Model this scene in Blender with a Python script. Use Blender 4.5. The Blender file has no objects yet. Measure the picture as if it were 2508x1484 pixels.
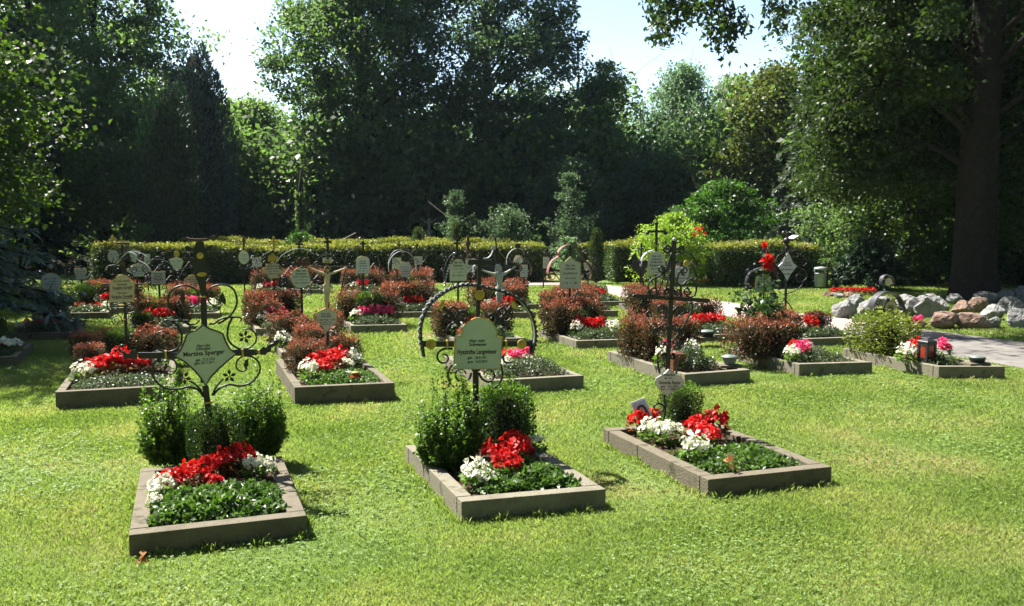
import bpy, bmesh, math, random
import numpy as np
from mathutils import Vector, Matrix, Quaternion
random.seed(7)
RNG = np.random.default_rng(7)
S = bpy.context.scene
COL = S.collection
PI = math.pi
def HS(s): return sum((i + 3) * 31 * ord(c) for i, c in enumerate(s))
R = math.radians

# ------------------------------------------------------------------ camera
FP = 2130.0; CX = 1253.5; CY = 742.0; HOR = 545.0; EYE = 1.6
TH = math.atan((CY - HOR) / FP)
cam_d = bpy.data.cameras.new('camera'); cam = bpy.data.objects.new('camera', cam_d); COL.objects.link(cam)
cam_d.sensor_width = 36; cam_d.lens = 36 * 870.0 / 1024; cam_d.clip_end = 2000; cam_d.clip_start = 0.05
cam.location = (0, 0, EYE); cam.rotation_euler = (PI / 2 - TH, 0, 0); S.camera = cam

def ray(x, y):
    dx = (x - CX) / FP; dy = -(y - CY) / FP
    return Vector((dx, math.cos(TH) + dy * math.sin(TH), -math.sin(TH) + dy * math.cos(TH)))
def G(x, y, z=0.0):
    d = ray(x, y); t = (z - EYE) / d.z
    return Vector((d.x * t, d.y * t, z))
def AT(x, y, Y):
    "measured point at distance Y"
    d = ray(x, y); t = Y / d.y
    return Vector((d.x * t, Y, EYE + d.z * t))

# ------------------------------------------------------------------ materials
def nt(name):
    m = bpy.data.materials.new(name); m.use_nodes = True
    t = m.node_tree; t.nodes.clear()
    out = t.nodes.new('ShaderNodeOutputMaterial')
    return m, t, out
def N(t, typ, **kw):
    n = t.nodes.new(typ)
    for k, v in kw.items():
        if k in n.inputs: n.inputs[k].default_value = v
        else: setattr(n, k, v)
    return n
def ramp(t, fac, stops):
    r = t.nodes.new('ShaderNodeValToRGB')
    e = r.color_ramp.elements
    while len(e) < len(stops): e.new(0.5)
    for i, (p, c) in enumerate(stops):
        e[i].position = p; e[i].color = (*c, 1)
    t.links.new(fac, r.inputs[0]); return r.outputs[0]
def leaf_mat(name, stops, trans, tf=0.4, rough=0.45, spec=0.35, objvar=0.0, noise=0.0, nscale=1.5):
    m, t, out = nt(name); L = t.links
    g = N(t, 'ShaderNodeNewGeometry')
    fac = g.outputs['Random Per Island']
    if objvar or noise:
        a = N(t, 'ShaderNodeMath', operation='MULTIPLY'); a.inputs[1].default_value = 1 - objvar - noise; L.new(fac, a.inputs[0]); fac = a.outputs[0]
        if objvar:
            oi = N(t, 'ShaderNodeObjectInfo')
            b = N(t, 'ShaderNodeMath', operation='MULTIPLY_ADD'); L.new(oi.outputs['Random'], b.inputs[0]); b.inputs[1].default_value = objvar; L.new(fac, b.inputs[2]); fac = b.outputs[0]
        if noise:
            no = N(t, 'ShaderNodeTexNoise', Scale=nscale, Detail=2.0); L.new(g.outputs['Position'], no.inputs['Vector'])
            mr = N(t, 'ShaderNodeMapRange'); mr.inputs[1].default_value = 0.35; mr.inputs[2].default_value = 0.65; L.new(no.outputs['Fac'], mr.inputs[0])
            b = N(t, 'ShaderNodeMath', operation='MULTIPLY_ADD'); L.new(mr.outputs[0], b.inputs[0]); b.inputs[1].default_value = noise; L.new(fac, b.inputs[2]); fac = b.outputs[0]
    c = ramp(t, fac, stops)
    p = N(t, 'ShaderNodeBsdfPrincipled', Roughness=rough); p.inputs['Specular IOR Level'].default_value = spec
    L.new(c, p.inputs['Base Color'])
    if tf > 0:
        tr = N(t, 'ShaderNodeBsdfTranslucent')
        mx = N(t, 'ShaderNodeMix', data_type='RGBA', blend_type='MULTIPLY'); mx.inputs[0].default_value = 1.0
        L.new(c, mx.inputs[6]); mx.inputs[7].default_value = (*trans, 1)
        L.new(mx.outputs[2], tr.inputs['Color'])
        ms = N(t, 'ShaderNodeMixShader'); ms.inputs[0].default_value = tf
        L.new(p.outputs[0], ms.inputs[1]); L.new(tr.outputs[0], ms.inputs[2]); L.new(ms.outputs[0], out.inputs[0])
    else: L.new(p.outputs[0], out.inputs[0])
    return m
def surf_mat(name, c1, c2, scale=6, rough=0.8, metal=0.0, bump=0.2, bscale=40, spec=0.4, c3=None, detail=6, coord='Object', stain=None):
    m, t, out = nt(name); L = t.links
    tc = N(t, 'ShaderNodeTexCoord')
    no = N(t, 'ShaderNodeTexNoise', Scale=scale, Detail=detail, Roughness=0.65); L.new(tc.outputs[coord], no.inputs['Vector'])
    st = [(0.3, c1), (0.7, c2)] if c3 is None else [(0.28, c1), (0.5, c2), (0.74, c3)]
    c = ramp(t, no.outputs['Fac'], st)
    if stain:
        n2 = N(t, 'ShaderNodeTexNoise', Scale=stain[1], Detail=5.0, Roughness=0.7); L.new(tc.outputs[coord], n2.inputs['Vector'])
        mr = N(t, 'ShaderNodeMapRange'); mr.inputs[1].default_value = stain[2]; mr.inputs[2].default_value = stain[2] + 0.12; L.new(n2.outputs['Fac'], mr.inputs[0])
        mx = N(t, 'ShaderNodeMix', data_type='RGBA'); L.new(mr.outputs[0], mx.inputs[0]); L.new(c, mx.inputs[6]); mx.inputs[7].default_value = (*stain[0], 1); c = mx.outputs[2]
    p = N(t, 'ShaderNodeBsdfPrincipled', Roughness=rough, Metallic=metal); p.inputs['Specular IOR Level'].default_value = spec
    L.new(c, p.inputs['Base Color'])
    if bump:
        nb = N(t, 'ShaderNodeTexNoise', Scale=bscale, Detail=4.0); L.new(tc.outputs[coord], nb.inputs['Vector'])
        b = N(t, 'ShaderNodeBump', Strength=bump, Distance=0.02); L.new(nb.outputs['Fac'], b.inputs['Height']); L.new(b.outputs[0], p.inputs['Normal'])
    L.new(p.outputs[0], out.inputs[0]); return m
def flat_mat(name, c, rough=0.5, metal=0.0, spec=0.4):
    d = tuple(v * 0.8 for v in c)
    return surf_mat(name, d, c, scale=14, rough=rough, metal=metal, bump=0.05, bscale=60, spec=spec)
def glass_mat(name, c, rough=0.15):
    m, t, out = nt(name)
    p = N(t, 'ShaderNodeBsdfPrincipled', Roughness=rough); p.inputs['Base Color'].default_value = (*c, 1); p.inputs['Transmission Weight'].default_value = 0.55
    no = N(t, 'ShaderNodeTexNoise', Scale=25.0); b = N(t, 'ShaderNodeBump', Strength=0.15); t.links.new(no.outputs['Fac'], b.inputs['Height']); t.links.new(b.outputs[0], p.inputs['Normal'])
    t.links.new(p.outputs[0], out.inputs[0]); return m

M = {}
M['concrete'] = surf_mat('concrete', (0.080, 0.069, 0.046), (0.119, 0.102, 0.071), scale=7, rough=0.9, bump=0.35, bscale=90, c3=(0.150, 0.131, 0.091), stain=((0.047, 0.046, 0.025), 7.0, 0.55))
M['concrete_pale'] = surf_mat('concrete_pale', (0.116, 0.102, 0.074), (0.162, 0.148, 0.109), scale=7, rough=0.9, bump=0.35, bscale=90, c3=(0.198, 0.179, 0.132), stain=((0.073, 0.071, 0.042), 7.0, 0.57))
M['soil'] = surf_mat('soil', (0.018, 0.012, 0.008), (0.055, 0.035, 0.024), scale=45, rough=1, bump=1.0, bscale=70, c3=(0.12, 0.085, 0.06), spec=0.1)
M['iron'] = surf_mat('iron', (0.010, 0.009, 0.010), (0.024, 0.022, 0.023), scale=20, rough=0.42, metal=0.25, bump=0.12, bscale=120, spec=0.5)
M['rust'] = surf_mat('rust', (0.05, 0.025, 0.018), (0.10, 0.05, 0.035), scale=20, rough=0.6, metal=0.1, bump=0.12, bscale=120)
M['pinkiron'] = surf_mat('pinkiron', (0.20, 0.09, 0.08), (0.30, 0.15, 0.13), scale=20, rough=0.5, bump=0.1, bscale=120)
M['silver'] = surf_mat('silver', (0.30, 0.31, 0.34), (0.5, 0.5, 0.53), scale=20, rough=0.38, metal=0.5, bump=0.05, bscale=120)
M['steel'] = surf_mat('steel', (0.05, 0.05, 0.056), (0.10, 0.10, 0.11), scale=20, rough=0.4, metal=0.5, bump=0.08, bscale=120)
M['gold'] = surf_mat('gold', (0.30, 0.20, 0.03), (0.55, 0.40, 0.06), scale=18, rough=0.4, metal=0.15, bump=0.1, bscale=80)
M['plate'] = surf_mat('plate', (0.42, 0.45, 0.35), (0.52, 0.54, 0.44), scale=5, rough=0.45, bump=0.04, bscale=30, stain=((0.42, 0.45, 0.33), 4.0, 0.66))
M['plate_stained'] = surf_mat('plate_stained', (0.36, 0.43, 0.32), (0.45, 0.51, 0.39), scale=5, rough=0.45, bump=0.04, bscale=30, stain=((0.25, 0.30, 0.22), 5.0, 0.62))
M['plate_cream'] = surf_mat('plate_cream', (0.42, 0.38, 0.24), (0.50, 0.45, 0.30), scale=5, rough=0.5, bump=0.04, bscale=30)
M['plate_white'] = surf_mat('plate_white', (0.46, 0.48, 0.46), (0.56, 0.57, 0.55), scale=5, rough=0.45, bump=0.04, bscale=30)
M['ink'] = flat_mat('ink', (0.012, 0.012, 0.012), rough=0.6)
M['redink'] = flat_mat('redink', (0.45, 0.03, 0.03), rough=0.6)
M['corpus'] = surf_mat('corpus', (0.40, 0.31, 0.18), (0.55, 0.45, 0.29), scale=20, rough=0.5, bump=0.1)
M['corpus_grey'] = surf_mat('corpus_grey', (0.28, 0.30, 0.26), (0.42, 0.44, 0.39), scale=20, rough=0.45, bump=0.1)
M['hair'] = flat_mat('hair', (0.10, 0.06, 0.03), rough=0.8)
M['bark'] = surf_mat('bark', (0.016, 0.013, 0.011), (0.038, 0.030, 0.025), scale=8, rough=0.95, bump=0.9, bscale=14, spec=0.15)
M['bark_grey'] = surf_mat('bark_grey', (0.05, 0.047, 0.04), (0.11, 0.10, 0.085), scale=8, rough=0.95, bump=0.8, bscale=14, spec=0.15)
M['wood'] = surf_mat('wood', (0.03, 0.022, 0.016), (0.06, 0.045, 0.03), scale=9, rough=0.9, bump=0.4)
M['twig'] = surf_mat('twig', (0.02, 0.02, 0.012), (0.05, 0.045, 0.03), scale=30, rough=1, bump=0.8, bscale=50, spec=0.05)
M['rock'] = surf_mat('rock', (0.09, 0.09, 0.088), (0.18, 0.18, 0.175), scale=5, rough=0.9, bump=0.9, bscale=10, c3=(0.30, 0.29, 0.28))
M['rock_red'] = surf_mat('rock_red', (0.10, 0.06, 0.045), (0.20, 0.13, 0.10), scale=5, rough=0.9, bump=0.9, bscale=10, c3=(0.36, 0.28, 0.22))
M['copper'] = surf_mat('copper', (0.11, 0.045, 0.03), (0.20, 0.085, 0.055), scale=12, rough=0.5, metal=0.5, bump=0.1)
M['verdigris'] = surf_mat('verdigris', (0.10, 0.13, 0.12), (0.20, 0.24, 0.22), scale=12, rough=0.6, metal=0.2, bump=0.1)
M['black'] = flat_mat('black', (0.02, 0.02, 0.022), rough=0.4)
M['redglass'] = glass_mat('redglass', (0.75, 0.02, 0.02))
M['lampglass'] = glass_mat('lampglass', (0.45, 0.05, 0.03))
M['zinc'] = surf_mat('zinc', (0.22, 0.24, 0.25), (0.32, 0.34, 0.35), scale=9, rough=0.45, metal=0.15, bump=0.1)
M['photo'] = surf_mat('photo', (0.30, 0.38, 0.50), (0.42, 0.50, 0.62), scale=5, rough=0.3, bump=0)
M['veil'] = flat_mat('veil', (0.03, 0.03, 0.035))
M['skin'] = surf_mat('skin', (0.42, 0.22, 0.16), (0.55, 0.32, 0.24), scale=9, rough=0.4, bump=0)
M['white'] = flat_mat('white', (0.75, 0.75, 0.74), rough=0.4)
M['terracotta'] = surf_mat('terracotta', (0.25, 0.07, 0.04), (0.38, 0.13, 0.08), scale=14, rough=0.8, bump=0.1)

GREEN = lambda a, b: [(0.0, a), (1.0, b)]
M['leaf_beech'] = leaf_mat('leaf_beech', [(0, (0.048, 0.082, 0.036)), (1, (0.110, 0.160, 0.058))], (1.6, 1.9, 0.9), 0.5, noise=0.4, nscale=0.8, spec=0.3)
M['leaf_dark'] = leaf_mat('leaf_dark', [(0, (0.042, 0.070, 0.050)), (1, (0.098, 0.142, 0.074))], (1.5, 1.8, 1.0), 0.45, noise=0.4, nscale=0.8, spec=0.25)
M['leaf_oak'] = leaf_mat('leaf_oak', [(0, (0.020, 0.036, 0.014)), (1, (0.045, 0.072, 0.022))], (2.0, 2.3, 0.8), 0.30, noise=0.4, nscale=0.8, spec=0.2)
M['leaf_maple'] = leaf_mat('leaf_maple', [(0, (0.022, 0.040, 0.016)), (1, (0.052, 0.085, 0.020))], (2.4, 2.8, 0.7), 0.36, noise=0.35, nscale=0.9)
M['leaf_light'] = leaf_mat('leaf_light', [(0, (0.085, 0.13, 0.060)), (1, (0.165, 0.220, 0.095))], (1.5, 1.8, 0.9), 0.5, noise=0.35, nscale=0.7)
M['leaf_silver'] = leaf_mat('leaf_silver', [(0, (0.10, 0.155, 0.090)), (1, (0.19, 0.26, 0.145))], (1.3, 1.6, 1.0), 0.48, noise=0.3, nscale=0.8)
M['leaf_yellow'] = leaf_mat('leaf_yellow', [(0, (0.055, 0.085, 0.022)), (1, (0.125, 0.155, 0.038))], (1.7, 1.6, 0.7), 0.36, noise=0.35, nscale=0.7)
M['leaf_bright'] = leaf_mat('leaf_bright', [(0, (0.026, 0.066, 0.014)), (1, (0.056, 0.118, 0.022))], (1.7, 2.1, 0.6), 0.42, noise=0.2)
M['leaf_lime'] = leaf_mat('leaf_lime', [(0, (0.14, 0.22, 0.03)), (1, (0.28, 0.38, 0.07))], (1.5, 1.7, 0.6), 0.45)
M['needle'] = leaf_mat('needle', [(0, (0.026, 0.046, 0.038)), (1, (0.055, 0.085, 0.062))], (1.2, 1.5, 0.9), 0.15, noise=0.3, spec=0.2)
M['needle_mid'] = leaf_mat('needle_mid', [(0, (0.034, 0.058, 0.048)), (1, (0.072, 0.108, 0.084))], (1.2, 1.5, 0.9), 0.2, noise=0.3, spec=0.2)
M['needle_grey'] = leaf_mat('needle_grey', [(0, (0.05, 0.07, 0.055)), (1, (0.10, 0.125, 0.09))], (1.2, 1.4, 0.9), 0.2, noise=0.3, spec=0.25)
M['needle_blue'] = leaf_mat('needle_blue', [(0, (0.075, 0.115, 0.105)), (1, (0.17, 0.23, 0.21))], (1.1, 1.3, 1.1), 0.2, noise=0.3)
M['yew'] = leaf_mat('yew', [(0, (0.016, 0.036, 0.018)), (1, (0.040, 0.078, 0.034))], (1.2, 1.5, 0.9), 0.12, noise=0.3, spec=0.2)
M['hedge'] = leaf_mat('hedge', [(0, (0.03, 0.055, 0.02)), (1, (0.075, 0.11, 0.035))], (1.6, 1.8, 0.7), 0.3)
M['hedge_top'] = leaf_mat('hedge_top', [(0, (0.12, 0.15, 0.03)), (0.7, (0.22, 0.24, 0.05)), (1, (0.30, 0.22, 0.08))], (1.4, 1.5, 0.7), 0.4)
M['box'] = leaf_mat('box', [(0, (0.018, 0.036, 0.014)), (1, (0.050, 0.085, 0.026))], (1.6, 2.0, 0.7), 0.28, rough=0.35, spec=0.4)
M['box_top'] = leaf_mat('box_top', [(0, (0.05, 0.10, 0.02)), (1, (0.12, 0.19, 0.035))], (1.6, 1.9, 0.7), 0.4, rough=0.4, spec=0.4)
M['shrub'] = leaf_mat('shrub', [(0, (0.045, 0.09, 0.018)), (0.6, (0.085, 0.15, 0.028)), (1, (0.14, 0.21, 0.04))], (1.8, 2.1, 0.6), 0.42, rough=0.4)
M['shrub_y'] = leaf_mat('shrub_y', [(0, (0.06, 0.09, 0.015)), (0.6, (0.12, 0.17, 0.03)), (1, (0.24, 0.23, 0.05))], (1.5, 1.6, 0.7), 0.42, rough=0.4)
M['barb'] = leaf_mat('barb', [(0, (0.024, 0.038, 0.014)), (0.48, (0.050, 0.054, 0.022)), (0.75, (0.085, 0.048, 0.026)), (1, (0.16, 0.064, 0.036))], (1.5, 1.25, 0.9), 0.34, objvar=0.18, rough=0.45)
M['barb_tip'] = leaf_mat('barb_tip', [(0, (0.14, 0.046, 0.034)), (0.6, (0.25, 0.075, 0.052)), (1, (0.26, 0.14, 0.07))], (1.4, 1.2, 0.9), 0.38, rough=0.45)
M['rose_leaf'] = leaf_mat('rose_leaf', [(0, (0.018, 0.040, 0.018)), (1, (0.055, 0.10, 0.04))], (1.6, 1.9, 0.7), 0.3, rough=0.3, spec=0.5)
M['fl_red'] = leaf_mat('fl_red', [(0, (0.40, 0.008, 0.010)), (1, (0.66, 0.022, 0.016))], (1.3, 1.3, 1.3), 0.4, rough=0.5)
M['fl_pink'] = leaf_mat('fl_pink', [(0, (0.60, 0.03, 0.13)), (1, (0.85, 0.12, 0.28))], (1.2, 1.2, 1.2), 0.4, rough=0.5)
M['fl_white'] = leaf_mat('fl_white', [(0, (0.74, 0.74, 0.60)), (1, (0.88, 0.88, 0.80))], (1.0, 1.0, 0.9), 0.35, rough=0.5)
M['fl_orange'] = leaf_mat('fl_orange', [(0, (0.75, 0.22, 0.02)), (1, (0.85, 0.45, 0.03))], (1.2, 1.2, 1.2), 0.35, rough=0.5)
M['bg_leaf'] = leaf_mat('bg_leaf', [(0, (0.06, 0.12, 0.02)), (1, (0.13, 0.21, 0.04))], (1.6, 1.8, 0.7), 0.4, rough=0.35)
M['bg_bronze'] = leaf_mat('bg_bronze', [(0, (0.09, 0.07, 0.025)), (0.5, (0.22, 0.08, 0.03)), (1, (0.10, 0.13, 0.03))], (1.7, 1.4, 0.8), 0.4, rough=0.35)
M['mat_gloss'] = leaf_mat('mat_gloss', [(0, (0.035, 0.075, 0.018)), (1, (0.09, 0.155, 0.035))], (1.6, 1.9, 0.7), 0.3, rough=0.40, spec=0.35)
M['mat_grey'] = leaf_mat('mat_grey', [(0, (0.035, 0.055, 0.028)), (1, (0.09, 0.12, 0.06))], (1.4, 1.6, 0.8), 0.28, rough=0.4, spec=0.4)
M['grass'] = leaf_mat('grass', [(0, (0.135, 0.186, 0.048)), (0.42, (0.205, 0.264, 0.078)), (0.72, (0.285, 0.322, 0.120)), (1, (0.40, 0.345, 0.19))], (1.3, 1.5, 0.75), 0.45, rough=0.5, spec=0.25, noise=0.58, nscale=1.1)
M['clover'] = leaf_mat('clover', [(0, (0.12, 0.19, 0.055)), (1, (0.21, 0.30, 0.09))], (1.4, 1.6, 0.7), 0.4, rough=0.55, spec=0.25)
M['deadleaf'] = leaf_mat('deadleaf', [(0, (0.22, 0.09, 0.03)), (1, (0.35, 0.18, 0.06))], (1.4, 1.2, 0.8), 0.3)

# ------------------------------------------------------------------ mesh helpers
class MB:
    def __init__(s): s.v = []; s.f = []; s.mi = []
    def add(s, vs, fs, mi=0):
        o = len(s.v); s.v += [tuple(v) for v in vs]
        for f in fs: s.f.append(tuple(i + o for i in f)); s.mi.append(mi)
    def box(s, c, d, rot=0.0, bev=0.0, mi=0, tilt=None):
        bm = bmesh.new(); bmesh.ops.create_cube(bm, size=1)
        for v in bm.verts: v.co = Vector((v.co.x * d[0], v.co.y * d[1], v.co.z * d[2]))
        if bev > 0: bmesh.ops.bevel(bm, geom=bm.edges[:], offset=bev, segments=2, affect='EDGES', profile=0.5)
        m = Matrix.Translation(c) @ Matrix.Rotation(rot, 4, 'Z')
        if tilt: m = m @ Matrix.Rotation(tilt, 4, 'Y')
        bm.verts.ensure_lookup_table(); bm.verts.index_update()
        s.add([m @ v.co for v in bm.verts], [[v.index for v in f.verts] for f in bm.faces], mi); bm.free()
    def tube(s, pts, r, n=6, caps=True, mi=0):
        pts = [Vector(p) for p in pts]; k = len(pts)
        rs = r if isinstance(r, (list, tuple)) else [r] * k
        up = None; vs = []
        for i, p in enumerate(pts):
            t = (pts[min(i + 1, k - 1)] - pts[max(i - 1, 0)])
            if t.length < 1e-9: t = Vector((0, 0, 1))
            t.normalize()
            if up is None:
                up = Vector((0, 1, 0)) if abs(t.y) < 0.9 else Vector((1, 0, 0))
            a = (up - t * up.dot(t))
            if a.length < 1e-6: a = t.orthogonal()
            a.normalize(); up = a; b = t.cross(a)
            for j in range(n):
                an = 2 * PI * j / n
                vs.append(p + (a * math.cos(an) + b * math.sin(an)) * rs[i])
        fs = []
        for i in range(k - 1):
            for j in range(n):
                fs.append((i * n + j, i * n + (j + 1) % n, (i + 1) * n + (j + 1) % n, (i + 1) * n + j))
        if caps: fs.append(tuple(range(n - 1, -1, -1))); fs.append(tuple((k - 1) * n + j for j in range(n)))
        s.add(vs, fs, mi)
    def strap(s, pts, w, th, mi=0, teeth=0.0):
        "flat iron strap: path in (x,z), width w along y, thickness th; teeth = zigzag edge"
        k = len(pts); vs = []; fs = []
        P = [Vector((p[0], p[1])) for p in pts]
        for i in range(k):
            t = P[min(i + 1, k - 1)] - P[max(i - 1, 0)]; t.normalize(); nrm = Vector((-t.y, t.x))
            o = P[i] + nrm * (th / 2 + (teeth if i % 2 else 0)); q = P[i] - nrm * (th / 2)
            vs += [(o.x, -w / 2, o.y), (o.x, w / 2, o.y), (q.x, w / 2, q.y), (q.x, -w / 2, q.y)]
        for i in range(k - 1):
            for j in range(4): fs.append((i * 4 + j, i * 4 + (j + 1) % 4, (i + 1) * 4 + (j + 1) % 4, (i + 1) * 4 + j))
        fs += [(3, 2, 1, 0), tuple((k - 1) * 4 + j for j in range(4))]
        s.add(vs, fs, mi)
    def sheet(s, poly, y0, th, mi=0):
        "outline in (x,z) extruded along y from y0 (front) by th"
        k = len(poly)
        a = sum(poly[i][0] * poly[(i + 1) % k][1] - poly[(i + 1) % k][0] * poly[i][1] for i in range(k))
        if a < 0: poly = poly[::-1]
        bm = bmesh.new()
        vs = [bm.verts.new((p[0], y0, p[1])) for p in poly]
        f = bm.faces.new(vs)
        r = bmesh.ops.triangulate(bm, faces=[f])
        tris = [[v.index for v in q.verts] for q in bm.faces]
        bm.verts.index_update(); tris = [[v.index for v in q.verts] for q in bm.faces]; bm.free()
        V = [(p[0], y0, p[1]) for p in poly] + [(p[0], y0 + th, p[1]) for p in poly]
        F = [tuple(t) for t in tris] + [tuple(i + k for i in reversed(t)) for t in tris]
        F += [(i + k, (i + 1) % k + k, (i + 1) % k, i) for i in range(k)]
        s.add(V, F, mi)
    def lathe(s, prof, n=20, c=(0, 0, 0), mi=0, ax=None):
        vs = []; k = len(prof)
        for (r, z) in prof:
            for j in range(n):
                a = 2 * PI * j / n
                p = (r * math.cos(a), r * math.sin(a), z) if ax is None else (r * math.cos(a), z, r * math.sin(a))
                vs.append((c[0] + p[0], c[1] + p[1], c[2] + p[2]))
        fs = [(i * n + j, i * n + (j + 1) % n, (i + 1) * n + (j + 1) % n, (i + 1) * n + j) for i in range(k - 1) for j in range(n)]
        fs += [tuple(range(n - 1, -1, -1)), tuple((k - 1) * n + j for j in range(n))]
        s.add(vs, fs, mi)
    def ball(s, c, r, sub=2, sc=(1, 1, 1), mi=0):
        bm = bmesh.new(); bmesh.ops.create_icosphere(bm, subdivisions=sub, radius=r)
        s.add([(c[0] + v.co.x * sc[0], c[1] + v.co.y * sc[1], c[2] + v.co.z * sc[2]) for v in bm.verts], [[v.index for v in f.verts] for f in bm.faces], mi); bm.free()
    def build(s, name, mat, parent=None, smooth=False):
        me = bpy.data.meshes.new(name); me.from_pydata(s.v, [], s.f)
        mats = mat if isinstance(mat, (list, tuple)) else [mat]
        for m in mats: me.materials.append(M[m])
        if len(mats) > 1: me.polygons.foreach_set('material_index', s.mi)
        if smooth: me.polygons.foreach_set('use_smooth', [True] * len(me.polygons))
        bm = bmesh.new(); bm.from_mesh(me); bmesh.ops.recalc_face_normals(bm, faces=bm.faces); bm.to_mesh(me); bm.free()
        me.update()
        return link(name, me, parent)
def link(name, me, parent=None):
    o = bpy.data.objects.new(name, me); COL.objects.link(o)
    if parent: o.parent = parent
    return o
def empty(name, loc=(0, 0, 0), rz=0.0):
    o = bpy.data.objects.new(name, None); COL.objects.link(o); o.location = loc; o.rotation_euler = (0, 0, rz); o.empty_display_size = 0.1
    return o
def tag(o, label=None, cat=None, group=None, kind=None):
    if label: o['label'] = label
    if cat: o['category'] = cat
    if group: o['group'] = group
    if kind: o['kind'] = kind
    return o
def np_mesh(name, V, F, mats, mi=None, smooth=False):
    me = bpy.data.meshes.new(name); nv = len(V); nf = len(F); k = F.shape[1]
    me.vertices.add(nv); me.vertices.foreach_set('co', np.ascontiguousarray(V, dtype=np.float32).ravel())
    me.loops.add(nf * k); me.loops.foreach_set('vertex_index', np.ascontiguousarray(F, dtype=np.int32).ravel())
    me.polygons.add(nf); me.polygons.foreach_set('loop_start', np.arange(0, nf * k, k, dtype=np.int32))
    for m in mats: me.materials.append(M[m])
    if mi is not None: me.polygons.foreach_set('material_index', np.ascontiguousarray(mi, dtype=np.int32))
    me.update(calc_edges=True); return me
def unit(a): return a / np.maximum(np.linalg.norm(a, axis=1, keepdims=True), 1e-9)
def cards(P, D, Nn, L, W, fold=0.12):
    "leaf blades: base P, direction D, normal Nn -> verts, quads"
    n = len(P); L = np.broadcast_to(np.asarray(L, float).reshape(-1, 1) if np.ndim(L) else L, (n, 1)); W = np.broadcast_to(np.asarray(W, float).reshape(-1, 1) if np.ndim(W) else W, (n, 1))
    D = unit(D); Sx = unit(np.cross(D, Nn)); Nn = np.cross(Sx, D)
    V = np.empty((n, 4, 3)); V[:, 0] = P; V[:, 2] = P + D * L - Nn * (0.10 * L)
    V[:, 1] = P + D * L * 0.48 + Sx * W * 0.5 + Nn * W * fold; V[:, 3] = P + D * L * 0.48 - Sx * W * 0.5 + Nn * W * fold
    return V.reshape(-1, 3), np.arange(n * 4).reshape(-1, 4)
def rdir(rng, n): return unit(rng.normal(size=(n, 3)))
def leaves(name, P, L, W, mats, rng, bias=(0, 0, 0.3), up=(0, 0, 0.8), out=None, mi=None, jitter=0.35, parent=None):
    n = len(P)
    D = rdir(rng, n) + np.array(bias)
    if out is not None: D = D + out
    Nn = rdir(rng, n) + np.array(up)
    s = 1 + jitter * rng.uniform(-1, 1, n)
    V, F = cards(P, D, Nn, L * s, W * s)
    me = np_mesh(name, V, F, mats, mi)
    return link(name, me, parent) if parent is not False else me
def smooth_path(pts, sub=6):
    P = [Vector((p[0], p[1])) for p in pts]; out = []
    for i in range(len(P) - 1):
        p0 = P[max(i - 1, 0)]; p1 = P[i]; p2 = P[i + 1]; p3 = P[min(i + 2, len(P) - 1)]
        for j in range(sub):
            t = j / sub
            out.append(0.5 * ((2 * p1) + (p2 - p0) * t + (2 * p0 - 5 * p1 + 4 * p2 - p3) * t * t + (3 * p1 - p0 - 3 * p2 + p3) * t ** 3))
    out.append(P[-1]); return [(q.x, q.y) for q in out]
def spiral(cx, cz, r, turns=1.4, a0=0.0, cw=1, rin=0.25, n=26):
    return [(cx + r * (1 - (1 - rin) * i / (n - 1)) * math.cos(a0 + cw * 2 * PI * turns * i / (n - 1)), cz + r * (1 - (1 - rin) * i / (n - 1)) * math.sin(a0 + cw * 2 * PI * turns * i / (n - 1))) for i in range(n)]

# ------------------------------------------------------------------ light
SUN_EL = 55; SUN_AZ = -56       # degrees; azimuth from +Y towards +X
w = bpy.data.worlds.new('World'); S.world = w; w.use_nodes = True
t = w.node_tree; t.nodes.clear()
sky = t.nodes.new('ShaderNodeTexSky'); sky.sky_type = 'NISHITA'; sky.sun_disc = False
sky.sun_elevation = R(SUN_EL); sky.sun_rotation = R(SUN_AZ); sky.altitude = 500; sky.air_density = 1.0; sky.dust_density = 1.6; sky.ozone_density = 1.0
bg = t.nodes.new('ShaderNodeBackground'); bg.inputs[1].default_value = 0.042
tcw = t.nodes.new('ShaderNodeTexCoord'); sxw = t.nodes.new('ShaderNodeSeparateXYZ'); t.links.new(tcw.outputs['Generated'], sxw.inputs[0])
mrw = t.nodes.new('ShaderNodeMapRange'); mrw.interpolation_type = 'SMOOTHSTEP'; mrw.inputs[1].default_value = 0.10; mrw.inputs[2].default_value = 0.60; mrw.inputs[3].default_value = 2.15; mrw.inputs[4].default_value = 1.0; t.links.new(sxw.outputs['Z'], mrw.inputs[0])
vm = t.nodes.new('ShaderNodeVectorMath'); vm.operation = 'SCALE'; t.links.new(sky.outputs[0], vm.inputs[0]); t.links.new(mrw.outputs[0], vm.inputs['Scale'])
wo = t.nodes.new('ShaderNodeOutputWorld'); t.links.new(vm.outputs[0], bg.inputs[0]); t.links.new(bg.outputs[0], wo.inputs[0])
sd = bpy.data.lights.new('sun', 'SUN'); sd.energy = 5.0; sd.angle = R(0.53); sd.color = (1.0, 0.95, 0.86)
so = bpy.data.objects.new('sun', sd); COL.objects.link(so)
sv = Vector((math.sin(R(SUN_AZ)) * math.cos(R(SUN_EL)), math.cos(R(SUN_AZ)) * math.cos(R(SUN_EL)), math.sin(R(SUN_EL))))
so.rotation_euler = sv.to_track_quat('Z', 'Y').to_euler(); so.location = sv * 60
S.view_settings.view_transform = 'Standard'; S.view_settings.look = 'None'; S.view_settings.exposure = 1.86; S.view_settings.gamma = 1
S.cycles.max_bounces = 6; S.cycles.transparent_max_bounces = 4; S.cycles.diffuse_bounces = 3; S.cycles.glossy_bounces = 2; S.cycles.transmission_bounces = 4
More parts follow.
